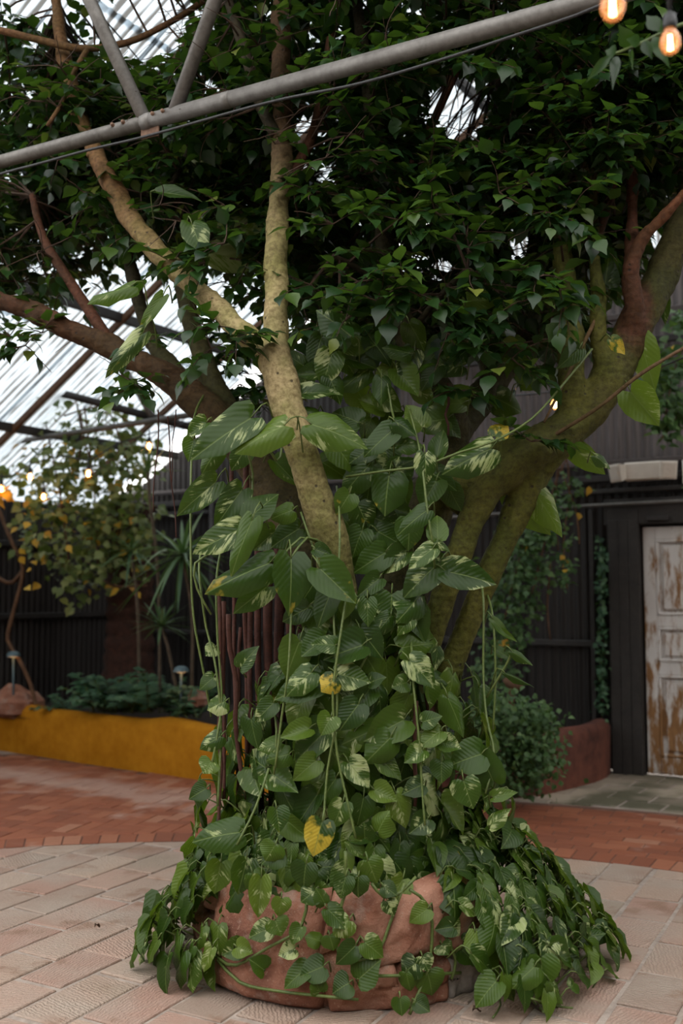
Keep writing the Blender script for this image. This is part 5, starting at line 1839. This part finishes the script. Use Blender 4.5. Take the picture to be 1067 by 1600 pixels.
yucca(252, 978, 8.9, .32, 30, [(262, 1010, 8.9), (272, 1060, 8.95), (280, 1095, 9.0)], 'small spiky yucca rosette on a thin stem above the ochre wall')
yucca(285, 868, 8.7, .62, 46, [(300, 960, 8.8), (300, 1050, 8.9), (300, 1100, 9.0)], 'largest spiky yucca with long drooping blades beside the trunk', .022, .45, (-.7, 1.0))
yucca(231, 738, 8.9, .30, 26, [(236, 800, 8.9), (243, 850, 8.95), (248, 930, 9.0), (250, 1095, 9.1)], 'tall thin yucca with an upright tuft under the far pipe', .015, .1, (.1, 1.45))
yucca(205, 860, 9.3, .4, 26, [(215, 950, 9.3), (218, 1095, 9.4)], 'grey green yucca half hidden at the lower edge of the left climber', .018, .4, (-.6, .9))

pt = MB()
pts, rr = spline([(P(204, 790, 10.3), .26), (P(204, 900, 10.3), .235), (P(203, 1000, 10.3), .24), (P(200, 1095, 10.3), .27)], .05)
pt.tube(pts, [r * (1 + .06 * math.sin(i * 2.2) + .05 * noise.noise(p * 9)) for i, (p, r) in enumerate(zip(pts, rr))], 18)
tag(link('palm_trunk', pt.mesh('palm_trunk', M_palm, True)), 'thick dark red fibrous palm trunk standing in the left bed', 'tree trunk')

for x, y, d, s_, n, lab in ((170, 1100, 9.3, 1.0, 26, 'broad dark fern clump in the middle of the left bed'), (90, 1108, 9.7, .6, 16, 'low fern clump next to the left red rock'), (235, 1100, 9.0, 1.0, 26, 'dense dark fern clump before the palm trunk'), (290, 1108, 8.8, .8, 22, 'fern clump at the foot of the right mushroom lamp')):
    rt = root('fern', P(x, y + 14, d), lab, 'fern')
    mats_, fst = [], MB()
    for k in range(n):
        a = U(0, 6.28)
        e = U(.6, 1.35)
        dr = Vector((math.cos(a) * math.cos(e), math.sin(a) * math.cos(e), math.sin(e)))
        L = U(.34, .62) * s_
        b = P(x + U(-30, 30) * s_, y + 14, d + U(-.2, .2))
        pts = [b + dr * (L * t) - Z * (.35 * L * t * t) for t in (0, .15, .3, .45, .6, .75, .9, 1)]
        fst.tube(pts, .004, 4, cap=False)
        for i in range(1, 8):
            tt = (pts[i] - pts[i - 1]).normalized()
            s2 = tt.cross(Z)
            s2 = s2.normalized() if s2.length > .05 else Vector((1, 0, 0))
            for sg in (-1, 1):
                l_ = L * .26 * (1 - .5 * i / 8)
                mats_.append(leafmats(pts[i], s2 * sg + tt * .5, Z + Vector((0, -.5, 0)), l_, l_ * .7))
    stuff_leaves('fronds', mats_, M_fern, rt)
    link('stalks', fst.mesh('stalks', M_stem), rt)['kind'] = 'stuff'


def boulder(x, y, d, r, label, m=M_rock):
    c = P(x, y, d)
    c.z = max(c.z, .33)
    mb_ = MB()
    vs_, fs = [], []
    nu, nv = 14, 8
    for j in range(nv + 1):
        for i in range(nu):
            a, b = 2 * math.pi * i / nu, math.pi * j / nv - math.pi / 2
            q = Vector((math.cos(a) * math.cos(b), math.sin(a) * math.cos(b), math.sin(b)))
            k = 1 + .35 * noise.noise(q * 1.4 + Vector((x, 0, 0)))
            vs_.append(c + Vector((q.x * r * k, q.y * r * k, q.z * r * k * (1.1 if q.z > 0 else .3))))
    for j in range(nv):
        for i in range(nu):
            i2 = (i + 1) % nu
            fs.append((j * nu + i, j * nu + i2, (j + 1) * nu + i2, (j + 1) * nu + i))
    mb_.add(vs_, fs)
    tag(link('boulder', mb_.mesh('boulder', m)), label, 'rock')


boulder(30, 1112, 9.9, .22, 'red pointed boulder behind the left mushroom lamp')
boulder(306, 1100, 8.75, .11, 'red boulder half hidden behind the right mushroom lamp')


def path_lamp(x, y, d, yb_, label):
    c = P(x, y, d)
    base = P(x, yb_, d)
    rt = root('path_lamp', base, label, 'garden lamp')
    mb_ = MB()
    mb_.tube([base, c], .011, 8)
    link('post', mb_.mesh('post', M_teal, True), rt)
    mb_ = MB()
    mb_.lathe([(.0, .052), (.03, .05), (.055, .035), (.066, .008), (.066, 0), (.06, .0)], c, sides=18)
    link('shade', mb_.mesh('shade', M_teal, True), rt)
    mb_ = MB()
    mb_.lathe([(.0, -.004), (.03, -.004), (.058, -.001)], c, sides=18)
    link('diffuser', mb_.mesh('diffuser', M_glow, True), rt)


path_lamp(21, 1026, 9.75, 1105, 'blue green mushroom path lamp at the left end of the ochre wall')
path_lamp(283, 1050, 8.7, 1125, 'blue green mushroom path lamp glowing beside the trunk')


def shrub(name, label, d, blobs, m, L=.06, stems=(), loc=None, cat='shrub', yel=0, dens=1.0):
    rt = root(name, loc or P(blobs[0][0], blobs[0][1], d), label, cat)
    mats_ = []
    for cx, cy, rx, ry, n in blobs:
        leaf_cloud(mats_, cx, cy, d, rx, ry, .28, int(n * dens), L)
    stuff_leaves('foliage', mats_, m, rt)
    if yel:
        yl = []
        for _ in range(yel):
            b = rnd.choice(blobs)
            leaf_cloud(yl, b[0], b[1], d - .1, b[2], b[3], .1, 1, L * 1.3)
        stuff_leaves('yellow_leaves', yl, M_vyel, rt)
    if stems:
        mb_ = MB()
        for lst in stems:
            pts, rr = spline([(P(*q), .007) for q in lst], .1)
            mb_.tube(pts, rr, 5)
        link('stem', mb_.mesh('stem', M_woody, True), rt)


shrub('shrub', 'rounded light green shrub before the low red wall', 7.1, ((800, 1130, 60, 40, 300), (780, 1180, 60, 40, 280), (835, 1160, 45, 50, 280), (820, 1200, 50, 30, 200), (750, 1150, 40, 60, 200), (770, 1100, 40, 30, 120), (840, 1120, 30, 20, 70), (790, 1230, 50, 14, 90)), M_bush, .040, ([(800, 1240, 7.1), (790, 1180, 7.1), (770, 1110, 7.5)], [(805, 1240, 7.1), (825, 1190, 7.1), (840, 1140, 7.5)], [(795, 1240, 7.1), (760, 1190, 7.1), (745, 1140, 7.5)]), P(800, 1245, 7.1), dens=2.2)
shrub('climbing_vine', 'leafy climber with a few yellow leaves hanging below the right limb', 8.2, ((820, 860, 40, 40, 170), (800, 920, 40, 50, 200), (790, 980, 40, 40, 150), (850, 830, 40, 30, 90), (870, 780, 30, 40, 70), (885, 870, 14, 40, 30), (830, 900, 40, 30, 80), (775, 1040, 40, 40, 120), (900, 760, 20, 20, 20), (880, 910, 8, 14, 8), (845, 950, 10, 14, 10)), M_bush, .052,
      ([(880, 690, 8.3), (890, 760, 8.3), (880, 850, 8.25), (886, 920, 8.2)], [(895, 700, 8.3), (865, 760, 8.3), (850, 850, 8.2), (830, 930, 8.2)], [(870, 700, 8.3), (880, 740, 8.25), (900, 800, 8.25), (905, 850, 8.2)], [(840, 740, 8.3), (820, 840, 8.2), (790, 960, 8.2), (780, 1070, 8.2)], [(875, 700, 8.3), (868, 780, 8.3), (872, 860, 8.3)], [(860, 880, 8.2), (855, 950, 8.2), (860, 1000, 8.2)]), cat='climbing plant', yel=13, dens=1.5)
shrub('climbing_vine', 'pale leafy climber on the mauve corrugated wall at the right edge', 7.6, ((1045, 570, 30, 40, 90), (1050, 640, 40, 30, 130), (1030, 600, 30, 40, 60), (1060, 500, 20, 30, 40), (1040, 680, 30, 14, 30), (1085, 600, 40, 90, 120)), M_bush, .075, ([(1110, 480, 7.7), (1060, 560, 7.6), (1040, 650, 7.6)], [(1110, 520, 7.7), (1075, 620, 7.6), (1030, 690, 7.6)]), cat='climbing plant', yel=2)
shrub('ivy_column', 'narrow dark ivy strip climbing the post beside the black door surround', 8.75, tuple((940, y, 9, 22, 62) for y in range(862, 1120, 30)), M_fern, .045, ([(940, 1140, 8.8), (942, 1000, 8.8), (940, 850, 8.8)],), cat='climbing plant')

mb = MB()
c = P(800, 1068, 7.9)
mb.tube([P(797, 1140, 7.9), P(798, 1085, 7.9), c], [.035, .03, .035], 8)
mb.lathe([(.0, .05), (.06, .04), (.085, .0), (.06, -.03), (.0, -.03)], c + Vector((.01, 0, .0)), (Z + Vector((.3, -.3, 0))).normalized(), 12)
tag(link('wooden_stump', mb.mesh('wooden_stump', M_woody, True)), 'pale brown cut stump end standing out of the round shrub', 'stump')
